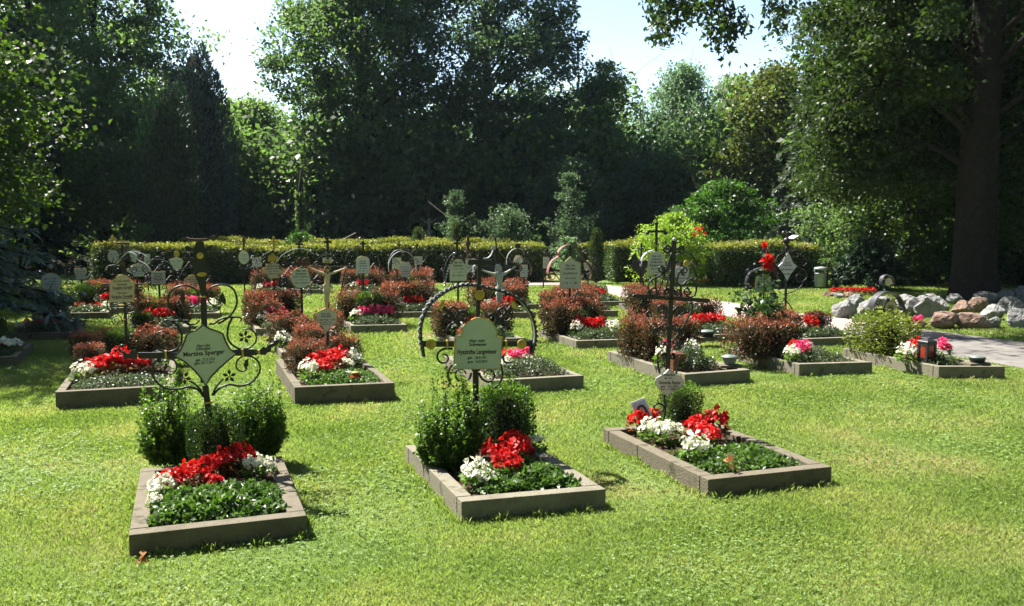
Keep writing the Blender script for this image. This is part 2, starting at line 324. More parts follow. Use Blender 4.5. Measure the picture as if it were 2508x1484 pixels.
# ------------------------------------------------------------------ graves: layout measured on the lawn
AX = R(110.5); EY = Vector((math.cos(AX), math.sin(AX), 0))
KH = 0.12
def dirv(a): return Vector((math.cos(R(a)), math.sin(R(a)), 0))
def gl(FL, w, a): return Vector((FL[0], FL[1], 0)), Vector((FL[0], FL[1], 0)) + dirv(a) * w
def gr(FR, w, a): return Vector((FR[0], FR[1], 0)) - dirv(a) * w, Vector((FR[0], FR[1], 0))
def flat(v): return Vector((v.x, v.y, 0))
GR = {}
def grave_def(k, fl, fr, L, ref): GR[k] = dict(FL=flat(fl), FR=flat(fr), L=L, ref=ref, h={'B1': .165, 'B2': .165, 'B3': .138, 'B4': .138, 'B5': .135, 'B6': .135}.get(k, .116))
grave_def('A1', G(317, 1368), G(752, 1316), 1.22, 'the nearest grave at lower left')
grave_def('A2', G(1130, 1280), G(1483, 1247), 1.27, 'the front middle grave')
grave_def('A3', G(1733, 1222), G(2035, 1188), 1.36, 'the front grave with the portrait photo')
grave_def('B1', G(137, 1007), G(430, 989), 1.72, 'the grave below the double name plate')
grave_def('B2', G(722, 994), G(967, 981.5), 1.70, 'the grave with the red candle jar')
grave_def('B3', G(1205, 968), G(1429, 954), 1.6, 'the grave behind the toothed iron arch')
grave_def('B4', G(1676, 951), G(1836, 938.5), 1.65, 'the grave with the copper lantern')
grave_def('B5', G(1957, 895, KH), G(2136, 890, KH), 1.25, 'the grave with the climbing red rose')
grave_def('B6', G(2299, 901, KH), G(2461, 901, KH), 1.4, 'the grave with the black lantern')
grave_def('S1', *gr((-5.52, 9.59), 0.85, 15), 1.2, 'the shaded grave cut off by the picture edge')
grave_def('S2', *gr((-5.96, 11.75), 0.80, 12), 1.4, 'the shaded grave under the gilt-rimmed round plate')
grave_def('S3', *gr(G(265, 764, KH), 0.8, 14), 1.2, 'the shaded grave under the eared plate')
grave_def('S4', *gr(G(333, 752, KH), 0.8, 14), 1.0, 'the grave behind the double name plate')
grave_def('C0', *gr((-4.62, 12.35), 0.82, 14), 1.2, 'the grave under the plate with red writing')
grave_def('C0b', *gr((-4.82, 14.29), 0.8, 13), 1.2, 'the grave seen through the scrolls of the star flower cross')
grave_def('C1', *gl((-3.60, 12.13), 0.82, 15), 1.2, 'the grave under the golden cross')
grave_def('C2', G(859, 817), G(997, 814), 1.15, 'the grave with pink begonias and a box ball')
grave_def('C2b', *gl((-2.65, 9.90), 0.8, 16), 1.2, 'the grave under the white round plate')
grave_def('D1', *gl((-1.92, 14.35), 0.78, 12), 1.0, 'the grave below the waisted plate')
grave_def('C3', *gl((-0.69, 10.94), 0.88, 14), 1.1, 'the grave under the grey crucifix')
grave_def('C4', *gl((0.81, 10.87), 0.86, 12), 1.26, 'the grave under the pinkish pointed arch')
grave_def('D3', *gr(G(1312, 781), 0.8, 10), 1.0, 'the small grave right of the grey crucifix')
grave_def('D3b', *gr(G(1319, 744, KH), 0.8, 8), 1.0, 'the small grave by the hedge corner plates')
grave_def('D4', *gr((1.57, 13.12), 0.8, 12), 0.95, 'the grave behind the pinkish pointed arch')
grave_def('D4b', *gr((1.80, 14.67), 0.8, 6), 0.95, 'the second grave behind the pinkish pointed arch')
grave_def('D4c', *gr((2.19, 16.38), 0.9, 6), 1.0, 'the grave where the pink path begins')
grave_def('E', *gr((3.12, 13.23), 0.8, 13), 1.2, 'the grave beside the pale path')
grave_def('E0', *gl((2.37, 14.9), 0.75, 12), 1.15, 'the grave under the bird-shaped iron cross')
grave_def('F', *gl((2.40, 11.42), 0.85, 9), 1.2, 'the grave under the heart-shaped plate')
grave_def('G', *gl((3.75, 11.05), 0.88, 14), 1.0, 'the grave under the diamond plate')
grave_def('H1', *gl(G(626, 733)[:2], 0.8, 12), 1.0, 'the far grave left of the golden cross')
grave_def('H2', *gl(G(712, 722)[:2], 0.8, 10), 1.0, 'the far grave between golden cross and crucifix')
grave_def('H3', *gl(G(858, 727)[:2], 0.8, 10), 1.0, 'the far grave under the big round arch')
grave_def('H4', *gr(G(1073, 718)[:2], 0.8, 8), 0.9, 'the far grave by the hedge')
grave_def('H5', *gr(G(1072, 731)[:2], 0.8, 8), 0.9, 'the second far grave from the hedge')
for k, g in GR.items():
    e = g['FR'] - g['FL']; g['w'] = e.length; g['ex'] = e.normalized(); g['a'] = math.atan2(e.y, e.x)
def gp(k, u, v, z=0.0):
    g = GR[k]; p = g['FL'] + g['ex'] * (u * g['w']) + EY * (v * g['L']); return Vector((p.x, p.y, z))
def guv(k, p):
    g = GR[k]; d = Vector((p.x, p.y, 0)) - g['FL']; ex, ey = g['ex'], EY
    det = ex.x * ey.y - ex.y * ey.x
    return ((d.x * ey.y - d.y * ey.x) / det / g['w'], (ex.x * d.y - ex.y * d.x) / det / g['L'])

# ------------------------------------------------------------------ ground
m, t, out = nt('lawn'); L_ = t.links
tc = N(t, 'ShaderNodeNewGeometry')
n1 = N(t, 'ShaderNodeTexNoise', Scale=0.55, Detail=4.0); L_.new(tc.outputs['Position'], n1.inputs['Vector'])
n2 = N(t, 'ShaderNodeTexNoise', Scale=38.0, Detail=5.0, Roughness=0.75); L_.new(tc.outputs['Position'], n2.inputs['Vector'])
c1 = ramp(t, n1.outputs['Fac'], [(0.35, (0.10, 0.17, 0.04)), (0.55, (0.15, 0.21, 0.06)), (0.66, (0.25, 0.20, 0.10))])
c2 = ramp(t, n2.outputs['Fac'], [(0.3, (0.45, 0.45, 0.45)), (0.7, (1.25, 1.25, 1.2))])
mx = N(t, 'ShaderNodeMix', data_type='RGBA', blend_type='MULTIPLY'); mx.inputs[0].default_value = 1; L_.new(c1, mx.inputs[6]); L_.new(c2, mx.inputs[7])
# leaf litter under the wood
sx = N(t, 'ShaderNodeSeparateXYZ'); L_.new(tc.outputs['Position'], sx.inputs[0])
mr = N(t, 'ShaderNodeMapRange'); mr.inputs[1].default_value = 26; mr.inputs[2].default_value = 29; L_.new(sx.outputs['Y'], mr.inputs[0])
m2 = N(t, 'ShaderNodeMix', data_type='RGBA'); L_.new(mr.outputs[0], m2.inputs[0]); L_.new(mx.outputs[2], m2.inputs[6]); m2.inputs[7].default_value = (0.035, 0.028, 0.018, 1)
p = N(t, 'ShaderNodeBsdfPrincipled', Roughness=0.9); p.inputs['Specular IOR Level'].default_value = 0.15; L_.new(m2.outputs[2], p.inputs['Base Color'])
b = N(t, 'ShaderNodeBump', Strength=0.8, Distance=0.03); L_.new(n2.outputs['Fac'], b.inputs['Height']); L_.new(b.outputs[0], p.inputs['Normal'])
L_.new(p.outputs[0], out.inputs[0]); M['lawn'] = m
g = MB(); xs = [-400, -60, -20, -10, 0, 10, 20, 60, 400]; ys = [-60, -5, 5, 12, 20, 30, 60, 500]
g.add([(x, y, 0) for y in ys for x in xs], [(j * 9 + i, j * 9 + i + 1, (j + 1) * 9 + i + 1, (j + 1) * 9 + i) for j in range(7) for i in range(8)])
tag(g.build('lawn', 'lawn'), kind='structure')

# ------------------------------------------------------------------ path
near = [G(*q) for q in [(2760, 950), (2507, 905), (2330, 876), (2140, 846), (1960, 812), (1830, 785), (1700, 765), (1539, 735), (1465, 712), (1380, 698)]]
far = [G(*q) for q in [(2760, 868), (2507, 838), (2241, 806), (2091, 783), (1953, 767), (1827, 746), (1699, 730), (1560, 708), (1480, 698), (1380, 690)]]
near = [(p.x, p.y) for p in near]; far = [(p.x, p.y) for p in far]
near = [(12, 3.2)] + near + [(-1.5, 21.4)]; far = [(14, 5.4)] + far + [(-1.5, 22.2)]
near_s = smooth_path(near, 8); far_s = smooth_path(far, 8)
k = len(near_s); pm = MB()
jit = lambda: random.uniform(-0.035, 0.035)
rows = 5; vs = []
for i in range(k):
    for j in range(rows):
        s = j / (rows - 1); e = jit() if j in (0, rows - 1) else 0
        vs.append((near_s[i][0] * (1 - s) + far_s[i][0] * s + e, near_s[i][1] * (1 - s) + far_s[i][1] * s + e, 0.008 + 0.012 * (1 - abs(2 * s - 1))))
pm.add(vs, [(i * rows + j, i * rows + j + 1, (i + 1) * rows + j + 1, (i + 1) * rows + j) for i in range(k - 1) for j in range(rows - 1)])
m, t, out = nt('path'); L_ = t.links
tc = N(t, 'ShaderNodeNewGeometry')
n1 = N(t, 'ShaderNodeTexNoise', Scale=2.2, Detail=6.0, Roughness=0.7); L_.new(tc.outputs['Position'], n1.inputs['Vector'])
n2 = N(t, 'ShaderNodeTexNoise', Scale=70.0, Detail=3.0); L_.new(tc.outputs['Position'], n2.inputs['Vector'])
cg = ramp(t, n1.outputs['Fac'], [(0.3, (0.11, 0.103, 0.097)), (0.7, (0.19, 0.178, 0.167))])
cp = ramp(t, n1.outputs['Fac'], [(0.3, (0.24, 0.19, 0.172)), (0.7, (0.33, 0.27, 0.245))])
sx = N(t, 'ShaderNodeSeparateXYZ'); L_.new(tc.outputs['Position'], sx.inputs[0])
mr = N(t, 'ShaderNodeMapRange'); mr.inputs[1].default_value = 12.2; mr.inputs[2].default_value = 13.6; L_.new(sx.outputs['Y'], mr.inputs[0])
mx = N(t, 'ShaderNodeMix', data_type='RGBA'); L_.new(mr.outputs[0], mx.inputs[0]); L_.new(cg, mx.inputs[6]); L_.new(cp, mx.inputs[7])
p = N(t, 'ShaderNodeBsdfPrincipled', Roughness=0.9); p.inputs['Specular IOR Level'].default_value = 0.2; L_.new(mx.outputs[2], p.inputs['Base Color'])
b = N(t, 'ShaderNodeBump', Strength=0.4, Distance=0.01); L_.new(n2.outputs['Fac'], b.inputs['Height']); L_.new(b.outputs[0], p.inputs['Normal'])
L_.new(p.outputs[0], out.inputs[0]); M['path'] = m
tag(pm.build('path', 'path'), kind='structure')
path_poly = np.array(near_s + far_s[::-1])

def in_poly(x, y, poly):
    poly = np.asarray(poly); n = len(poly); r = np.zeros(len(x), bool); j = n - 1
    for i in range(n):
        xi, yi = poly[i]; xj, yj = poly[j]
        c = ((yi > y) != (yj > y)) & (x < (xj - xi) * (y - yi) / (yj - yi + 1e-12) + xi); r ^= c; j = i
    return r
def on_bed(x, y, grow=0.0):
    r = np.zeros(len(x), bool)
    for k, g in GR.items():
        q = [gp(k, u, v) for u, v in ((0, 0), (1, 0), (1, 1), (0, 1))]
        r |= in_poly(x, y, [(a.x, a.y) for a in q])
    return r

# ------------------------------------------------------------------ grass and clover (one lawn nobody could count)
rng = np.random.default_rng(11)
def scatter(y0, y1, dens, wide=0.66, pad=0.5):
    n = int(dens * (y1 - y0) * ((y0 + y1) * wide + 2 * pad))
    y = rng.uniform(y0, y1, int(n)); x = rng.uniform(-1, 1, len(y)) * (y * wide + pad); return x, y
def vnoise(x, y, s, seed):
    r = np.random.default_rng(seed); o = np.zeros(len(x))
    for i in range(7):
        a = r.uniform(0, 2 * PI); f = s * r.uniform(0.6, 1.7); o += np.sin((x * math.cos(a) + y * math.sin(a)) * f + r.uniform(0, 6.28))
    return o / 7
Vs = []; Fs = []; off = 0
for (y0, y1, dens, h, wd) in ((2.3, 4.2, 27000, 0.018, 0.0032), (4.2, 6.5, 18000, 0.020, 0.0044), (6.5, 10, 9000, 0.023, 0.007), (10, 15, 3200, 0.032, 0.012), (15, 23, 1200, 0.036, 0.02)):
    x, y = scatter(y0, y1, dens)
    keep = ~on_bed(x, y) & ~in_poly(x, y, path_poly)
    q = vnoise(x, y, 2.6, 5); keep &= rng.uniform(0, 1, len(x)) < 0.78 + 0.5 * q - 0.75 * np.clip(vnoise(x, y, 1.7, 77) * 2.2 - .55, 0, 1)
    x = x[keep]; y = y[keep]; q = q[keep]; n = len(x)
    hh = h * (1 + 0.35 * q) * rng.uniform(0.55, 1.35, n); an = rng.uniform(0, 2 * PI, n); ln = rng.uniform(0.15, 1.0, n) * hh
    ws = wd * rng.uniform(0.7, 1.3, n); wa = rng.uniform(0, 2 * PI, n)
    V = np.zeros((n, 4, 3)); dx = np.cos(wa) * ws * 0.5; dy = np.sin(wa) * ws * 0.5
    V[:, 0] = np.c_[x - dx, y - dy, np.zeros(n)]; V[:, 1] = np.c_[x + dx, y + dy, np.zeros(n)]
    mxp = x + np.cos(an) * ln * 0.35; myp = y + np.sin(an) * ln * 0.35
    V[:, 2] = np.c_[mxp + dx * 0.8, myp + dy * 0.8, hh * 0.62]
    V[:, 3] = np.c_[x + np.cos(an) * ln, y + np.sin(an) * ln, hh]
    Vs.append(V.reshape(-1, 3)); Fs.append(np.arange(n * 4).reshape(-1, 4) + off); off += n * 4
# taller tufts along the kerbs
ex = []
for k, g in GR.items():
    c = gp(k, 0.5, 0)
    if c.y > 13: continue
    for (a, b2) in (((0, 0), (1, 0)), ((0, 0), (0, 1)), ((1, 0), (1, 1))):
        p0 = gp(k, *a); p1 = gp(k, *b2); nn = int((p1 - p0).length * (420 if c.y < 7 else 200))
        s = rng.uniform(0, 1, nn); o = rng.uniform(0.0, 0.05, nn)
        nrm = Vector((p1.y - p0.y, p0.x - p1.x, 0)).normalized()
        mid = (p0 + p1) / 2; ctr = gp(k, 0.5, 0.5)
        if nrm.dot(mid - ctr) < 0: nrm = -nrm
        clump = 0.5 + 0.5 * np.sin(s * 23 + HS(k) % 7)
        ex.append(np.c_[p0.x + (p1.x - p0.x) * s + nrm.x * o, p0.y + (p1.y - p0.y) * s + nrm.y * o, 0.02 + 0.045 * clump * rng.uniform(0.2, 1, nn) ** 1.5])
ex = np.vstack(ex); n = len(ex); V = np.zeros((n, 4, 3)); an = rng.uniform(0, 2 * PI, n); wa = rng.uniform(0, 2 * PI, n); ws = 0.006
hh = ex[:, 2]; ln = hh * rng.uniform(0.2, 0.8, n); dx = np.cos(wa) * ws / 2; dy = np.sin(wa) * ws / 2
V[:, 0] = np.c_[ex[:, 0] - dx, ex[:, 1] - dy, 0 * hh]; V[:, 1] = np.c_[ex[:, 0] + dx, ex[:, 1] + dy, 0 * hh]
V[:, 2] = np.c_[ex[:, 0] + np.cos(an) * ln * .35 + dx * .8, ex[:, 1] + np.sin(an) * ln * .35 + dy * .8, hh * .62]; V[:, 3] = np.c_[ex[:, 0] + np.cos(an) * ln, ex[:, 1] + np.sin(an) * ln, hh]
Vs.append(V.reshape(-1, 3)); Fs.append(np.arange(n * 4).reshape(-1, 4) + off); off += n * 4
tag(link('grass', np_mesh('grass', np.vstack(Vs), np.vstack(Fs), ['grass'])), 'mown sunlit lawn grass between the graves', 'grass', kind='stuff')
# clover: three small leaflets each
cv = []
for (y0, y1, dens, sz) in ((2.3, 5, 1300, 0.0115), (5, 8, 700, 0.016), (8, 13, 260, 0.024)):
    x, y = scatter(y0, y1, dens); q = vnoise(x, y, 3.3, 21)
    keep = (rng.uniform(0, 1, len(x)) < 0.25 + 1.3 * q) & ~on_bed(x, y) & ~in_poly(x, y, path_poly); x = x[keep]; y = y[keep]; n = len(x)
    z = rng.uniform(0.014, 0.027, n); a0 = rng.uniform(0, 2 * PI, n); tilt = rng.normal(0, 0.35, (n, 2))
    for j in range(3):
        a = a0 + j * 2.094; D = np.c_[np.cos(a), np.sin(a), rng.normal(0.15, 0.25, n)]; Nn = np.c_[tilt, np.ones(n)]
        cv.append(cards(np.c_[x, y, z], D, Nn, sz * rng.uniform(0.7, 1.25, n), sz * 0.95, 0.08))
o = 0; Vs = []; Fs = []
for V, F in cv: Vs.append(V); Fs.append(F + o); o += len(V)
tag(link('clover', np_mesh('clover', np.vstack(Vs), np.vstack(Fs), ['clover'])), 'patches of white clover leaves in the lawn', 'clover', kind='stuff')

# ------------------------------------------------------------------ trees
def envelope(shape):
    return {'beech': lambda t: np.sqrt(np.clip(1 - np.clip(t, 0, 1) ** 1.6, 0, 1)) * (0.72 + 0.28 * np.clip(t * 4, 0, 1)), 'egg': lambda t: np.sin(PI * np.clip(t * 0.86 + 0.10, 0, 1)) ** 0.75,
            'dome': lambda t: np.sqrt(np.clip(1 - (np.clip(t, 0, 1)) ** 2.4, 0, 1)) * (0.72 + 0.28 * np.clip(t * 4, 0, 1)),
            'spread': lambda t: np.sin(PI * np.clip(t * 0.8 + 0.18, 0, 1)) ** 0.55,
            'cone': lambda t: np.clip(1.02 - t, 0.02, 1) ** 0.85 * (0.8 + 0.2 * np.clip(t * 8, 0, 1)),
            'column': lambda t: np.clip(np.sin(PI * np.clip(t * 0.9 + 0.1, 0, 1)), 0, 1) ** 0.42}[shape]
def broad_tree(name, label, x, y, h, lo, rx, ry, nc, per, leaf, mat, tr, seed, shape='egg', cr=0.55, inner=0.55, flat_=0.6, bark='bark', droop=0.0, cat='tree', group=None, limbs=26, base=0.0, wl=0.62, uneven=0.22, tx=0.0, keepf=None):
    rng = np.random.default_rng(seed); root = empty(name, (x, y, base)); tag(root, label, cat, group)
    env = envelope(shape)
    tt = rng.uniform(0, 1, nc); ph = rng.uniform(0, 2 * PI, nc); rr = rng.uniform(0, 1, nc) ** inner
    wob = 1 + uneven * (np.sin(ph * 2 + seed) * 0.5 + np.sin(ph * 3 + tt * 7 + seed * 1.7) * 0.6 + np.sin(tt * 15 + ph + seed * .6) * 0.5)
    rad = env(tt) * wob * rr
    C = np.c_[np.cos(ph) * rad * rx, np.sin(ph) * rad * ry, lo + tt * (h - lo)]
    if keepf is not None: C = C[keepf(C)]; nc = len(C)
    cs = cr * rng.uniform(0.55, 1.35, nc)
    idx = np.repeat(np.arange(nc), per)
    g = np.clip(rng.normal(size=(len(idx), 3)), -1.45, 1.45); g[:, 2] *= flat_
    P = C[idx] + g * cs[idx][:, None] * 0.55
    if droop: P[:, 2] -= droop * np.abs(rng.normal(size=len(idx))) * cs[idx]
    P[:, 2] = np.maximum(P[:, 2], 0.1)
    outd = unit(C[idx] * np.array([1, 1, 0.15])) * 0.5
    leaves('crown', P, leaf, leaf * wl, [mat], rng, bias=(0, 0, -0.25 - droop), up=(0, 0, 1.1), out=outd, parent=root)
    tm = MB(); pts = []; bx = rng.normal(0, 0.12, 2)
    for i in range(9):
        s = i / 8; pts.append((tx * (1 - s) + bx[0] * s * s * 2 + 0.06 * math.sin(s * 5 + seed), bx[1] * s * s * 2 + 0.06 * math.cos(s * 4 + seed), s * h * 0.9))
    tm.tube(pts, [tr * (1.35 if i == 0 else 1) * (1 - 0.88 * (i / 8) ** 0.9) for i in range(9)], 10)
    order = rng.permutation(nc)[:limbs]
    for q in order:
        c = C[q]; z0 = max(lo * 0.55, min(c[2] * 0.72, h * 0.8)); s = z0 / (h * 0.9)
        p0 = np.array([tx * (1 - s) + bx[0] * s * s * 2, bx[1] * s * s * 2, z0]); md = p0 * 0.5 + c * 0.5 + np.array([0, 0, 0.12 * np.linalg.norm(c - p0)])
        r0 = max(0.02, tr * 0.36 * (1 - 0.7 * s))
        tm.tube([p0, md * 0.55 + p0 * 0.45, md * 0.75 + c * 0.25, c], [r0, r0 * 0.7, r0 * 0.45, r0 * 0.15], 6)
        for _ in range(3):
            e = c + rng.normal(size=3) * cs[q] * 0.9; tm.tube([md * 0.5 + c * 0.5, e * 0.5 + c * 0.5, e], [r0 * 0.28, r0 * 0.2, 0.006], 4)
    tm.build('trunk', bark, root, smooth=True)
    return root
def conifer(name, label, x, y, h, lo, rad, n_br, mat, seed, spray=0.30, tr=0.16, droop=0.35, cat='tree', base=0.0, per=26):
    rng = np.random.default_rng(seed); root = empty(name, (x, y, base)); tag(root, label, cat)
    P = []; D = []; tm = MB()
    tm.tube([(0, 0, 0), (0.03, 0.02, h * 0.5), (0, 0, h)], [tr, tr * 0.6, 0.012], 9)
    for i in range(n_br):
        tq = (i + rng.uniform()) / n_br; z = lo + (h - lo) * tq ** 0.9; a = i * 2.39996 + rng.uniform(-.4, .4)
        ln = rad * (1.02 - tq) ** 0.8 * rng.uniform(0.7, 1.12) + 0.15
        dx, dy = math.cos(a), math.sin(a); pts = []
        for j in range(5):
            s = j / 4; pts.append((dx * ln * s, dy * ln * s, z + ln * (0.10 * s - droop * s * s + 0.12 * max(0, s - 0.7))))
        tm.tube(pts, [0.03 * (1 - 0.8 * j / 4) * (ln / rad + 0.3) for j in range(5)], 4, caps=False)
        k = int(per * (ln / rad) + 5); s = rng.uniform(0.08, 1, k) ** 0.8
        side = rng.choice([-1, 1], k); pz = z + ln * (0.10 * s - droop * s * s + 0.12 * np.maximum(0, s - 0.7))
        P.append(np.c_[dx * ln * s, dy * ln * s, pz] + rng.normal(0, 0.04, (k, 3)))
        sw = side * rng.uniform(0.3, 1.1, k)
        D.append(np.c_[dx - dy * sw, dy + dx * sw, -rng.uniform(0.1, 0.7, k)])
    P = np.vstack(P); D = np.vstack(D); n = len(P)
    # each spray is four narrow blades
    P4 = np.repeat(P, 4, 0); D4 = unit(np.repeat(D, 4, 0)) + rng.normal(0, 0.42, (n * 4, 3)); Nn = rng.normal(0, 0.5, (n * 4, 3)) + np.array([0, 0, 1.0])
    V, F = cards(P4, D4, Nn, spray * rng.uniform(0.6, 1.2, n * 4), spray * 0.26)
    link('crown', np_mesh('crown', V, F, [mat]), root); tm.build('trunk', 'bark', root, smooth=True)
    return root
def shell_plant(P, name, L, W, mats, rng, parent, mi=None, bias=(0, 0, 0.4), out=None, up=(0, 0, .5)):
    return leaves(name, P, L, W, mats, rng, bias=bias, up=up, out=out, mi=mi, parent=parent)
def column_tree(name, label, x, y, h, r, n, mat, seed, leaf=0.12, spires=7, cat='tree', base=0.05, shape='column', group=None):
    "dense upright evergreen: a shell of upward sprays over several spires and a core of bare twigs"
    rng = np.random.default_rng(seed); root = empty(name, (x, y, 0)); tag(root, label, cat, group)
    env = envelope(shape); P = []; O = []
    cen = [(0, 0, h, r)] + [(r * 0.42 * math.cos(a), r * 0.42 * math.sin(a), h * rng.uniform(0.84, 0.98), r * 0.66) for a in np.arange(spires) * 2 * PI / max(spires, 1)] if spires else [(0, 0, h, r)]
    for (cx, cy, ch, cr_) in cen:
        k = n // len(cen); tq = rng.uniform(0, 1, k); ph = rng.uniform(0, 2 * PI, k)
        rr = env(tq) * cr_ * (rng.uniform(0.72, 1.03, k)) * (1 + 0.07 * np.sin(ph * 5 + tq * 9) + 0.05 * np.sin(tq * 31 + ph))
        P.append(np.c_[cx + np.cos(ph) * rr, cy + np.sin(ph) * rr, base + tq * (ch - base)]); O.append(np.c_[np.cos(ph), np.sin(ph), np.zeros(k)])
    P = np.vstack(P); O = np.vstack(O)
    leaves('crown', P, leaf, leaf * 0.36, [mat], rng, bias=(0, 0, 1.5), up=(0, 0, 0), out=O * 0.5, parent=root)
    tm = MB(); prof = [(max(0.02, float(env(np.array([s]))[0]) * r * 0.68), base + s * (h - base) * 0.94) for s in np.linspace(0, 1, 12)]
    tm.tube([(0, 0, 0), (0, 0, base + 0.2)], r * 0.2, 8); tm.lathe(prof, 14); tm.build('trunk', 'twig', root, smooth=True)
    return root
# ------------------------------------------------------------------ hedges
def hedge(name, label, p0, p1, depth, h, seed, dens=1500, leaf=0.055, topmat='hedge_top', wav=0.065):
    rng = np.random.default_rng(seed); p0 = Vector((*p0, 0)); p1 = Vector((*p1, 0)); e = p1 - p0; Ln = e.length; ang = math.atan2(e.y, e.x)
    root = empty(name, p0, ang); tag(root, label, 'hedge')
    P = []; O = []; mi = []
    def face(n, f, o, m):
        a = rng.uniform(0, 1, n); b2 = rng.uniform(0, 1, n); q = f(a, b2); q = q + rng.normal(0, 0.035, q.shape); P.append(q); O.append(np.tile(o, (n, 1))); mi.append(np.full(n, m))
    wave = lambda x: wav * (np.sin(x * 2.3 + seed) * .5 + np.sin(x * 5.1) * .3 + np.sin(x * .9) * .5)
    def rnd(z): return 0.10 * np.clip((z - (h - 0.15)) / 0.15, 0, 1) ** 2
    face(int(Ln * h * dens), lambda a, b2: np.c_[a * Ln, wave(a * Ln + 7) + rnd(b2 * h), b2 * (h + wave(a * Ln))], (0, -0.6, 0), 0)
    face(int(Ln * h * dens * 0.5), lambda a, b2: np.c_[a * Ln, depth + wave(a * Ln + 3) - rnd(b2 * h), b2 * (h + wave(a * Ln))], (0, 0.6, 0), 0)
    for sx, xx in ((-1, 0), (1, Ln)):
        face(int(depth * h * dens), lambda a, b2: np.c_[xx + 0.03 * np.sin(b2 * 9), a * depth, b2 * h], (0.6 * sx, 0, 0), 0)
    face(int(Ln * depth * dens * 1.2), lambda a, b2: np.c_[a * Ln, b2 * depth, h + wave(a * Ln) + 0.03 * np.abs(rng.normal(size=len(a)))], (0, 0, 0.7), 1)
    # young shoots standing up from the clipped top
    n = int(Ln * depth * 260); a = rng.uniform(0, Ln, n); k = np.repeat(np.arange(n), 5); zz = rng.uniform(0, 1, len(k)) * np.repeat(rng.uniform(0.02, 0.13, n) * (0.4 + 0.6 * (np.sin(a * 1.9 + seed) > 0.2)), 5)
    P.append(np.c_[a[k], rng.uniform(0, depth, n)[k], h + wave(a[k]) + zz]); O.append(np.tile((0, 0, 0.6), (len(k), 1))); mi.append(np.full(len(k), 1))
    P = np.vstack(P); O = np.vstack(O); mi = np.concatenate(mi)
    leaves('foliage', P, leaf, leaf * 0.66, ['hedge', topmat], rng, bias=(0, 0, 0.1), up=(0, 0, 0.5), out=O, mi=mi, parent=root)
    b_ = MB(); b_.box((Ln / 2, depth / 2, (h - 0.07) / 2), (Ln - 0.16, depth - 0.2, h - 0.07), bev=0.08); b_.build('twigs', 'twig', root)  # solid core put inside to block light through the leaves
    return root
hedge('clipped_hedge', 'long clipped hedge with yellow-green top behind the rows of crosses', (-10.7, 22.15), (0.85, 23.4), 1.0, 0.93, 1)
hedge('clipped_hedge', 'second clipped hedge just behind the long one', (-11.4, 26.2), (0.2, 27.2), 1.0, 0.98, 2, dens=800)
hedge('clipped_hedge', 'low hedge block left of the lime green rose bush', (2.72, 23.3), (3.55, 23.4), 0.9, 0.97, 3)
hedge('clipped_hedge', 'thin hedge strip behind the lime green rose bush', (1.9, 24.5), (6.2, 24.4), 0.6, 0.93, 4, dens=1100)
hedge('clipped_hedge', 'square hedge block in front of the litter bin and shrubs', (5.05, 21.35), (7.5, 21.3), 1.5, 0.97, 5)

# ------------------------------------------------------------------ trees one can tell apart
def px_x(x, Y): return (x - CX) / FP * Y
def top_z(y, Y): return EYE + (HOR - y) / FP * Y
broad_tree('maple_tree', 'large maple hanging into the picture at the left edge', -9.9, 12.6, 8.0, 1.0, 3.0, 3.2, 330, 130, 0.092, 'leaf_maple', 0.17, 3, shape='spread', cr=0.62, wl=0.85)
conifer('blue_cypress', 'low blue-green conifer with drooping sprays beside the shaded graves', -7.75, 11.2, 2.7, 0.6, 1.75, 90, 'needle_blue', 4, spray=0.2, tr=0.07, droop=0.30, per=38)
broad_tree('maple_tree', 'second maple behind the blue-green conifer', -13.4, 18.5, 7.4, 0.6, 2.9, 3.0, 340, 130, 0.13, 'leaf_maple', 0.2, 5, shape='spread', cr=0.7, wl=0.85)
broad_tree('broadleaf_tree', 'tall dark tree rising out of view behind the columnar yew', px_x(255, 35), 35.0, 15.5, 2.2, 2.9, 2.8, 420, 160, 0.155, 'leaf_beech', 0.25, 6, cr=0.72)
broad_tree('broadleaf_tree', 'dark tree between maple and columnar yew', px_x(95, 30), 30.0, 12.5, 0.8, 3.1, 2.8, 340, 130, 0.155, 'leaf_beech', 0.22, 8, cr=0.7)
conifer('spruce_tree', 'dark spruce behind the left end of the hedge', -15.6, 27.6, 8.0, 0.3, 1.9, 110, 'needle', 9, spray=0.34, per=30)
column_tree('columnar_yew', 'dark columnar yew standing behind the left part of the hedge', px_x(418, 26.5), 26.5, top_z(208, 26.5), 0.9, 17000, 'yew', 10, leaf=0.11)
column_tree('cypress_tree', 'broad conical cypress right behind the columnar yew', px_x(492, 31), 31, top_z(118, 31), 1.32, 16000, 'needle_mid', 12, leaf=0.15, spires=4, shape='egg')
broad_tree('broadleaf_tree', 'pale sunlit tree between cypress and the two beeches', px_x(625, 38), 38, top_z(258, 38), 0.3, 1.9, 1.8, 190, 90, 0.15, 'leaf_light', 0.16, 13, cr=0.6, wl=0.7)
broad_tree('broadleaf_tree', 'second pale sunlit tree close to the cypress', px_x(555, 41), 41, top_z(270, 41), 0.3, 1.7, 1.6, 150, 90, 0.15, 'leaf_light', 0.15, 14, cr=0.6, wl=0.7)
broad_tree('beech_tree', 'tall green beech, left one of the two in the middle', px_x(895, 36), 36, 14.8, 1.7, 3.7, 3.6, 460, 160, 0.165, 'leaf_beech', 0.30, 15, cr=0.72, limbs=44, shape='beech')
broad_tree('beech_tree', 'tall dark beech with bare trunk, right one of the two in the middle', px_x(1215, 36), 36, 17, 2.0, 3.7, 3.4, 580, 150, 0.165, 'leaf_dark', 0.30, 16, cr=0.70, limbs=44, shape='egg', tx=px_x(1162, 36) - px_x(1215, 36))
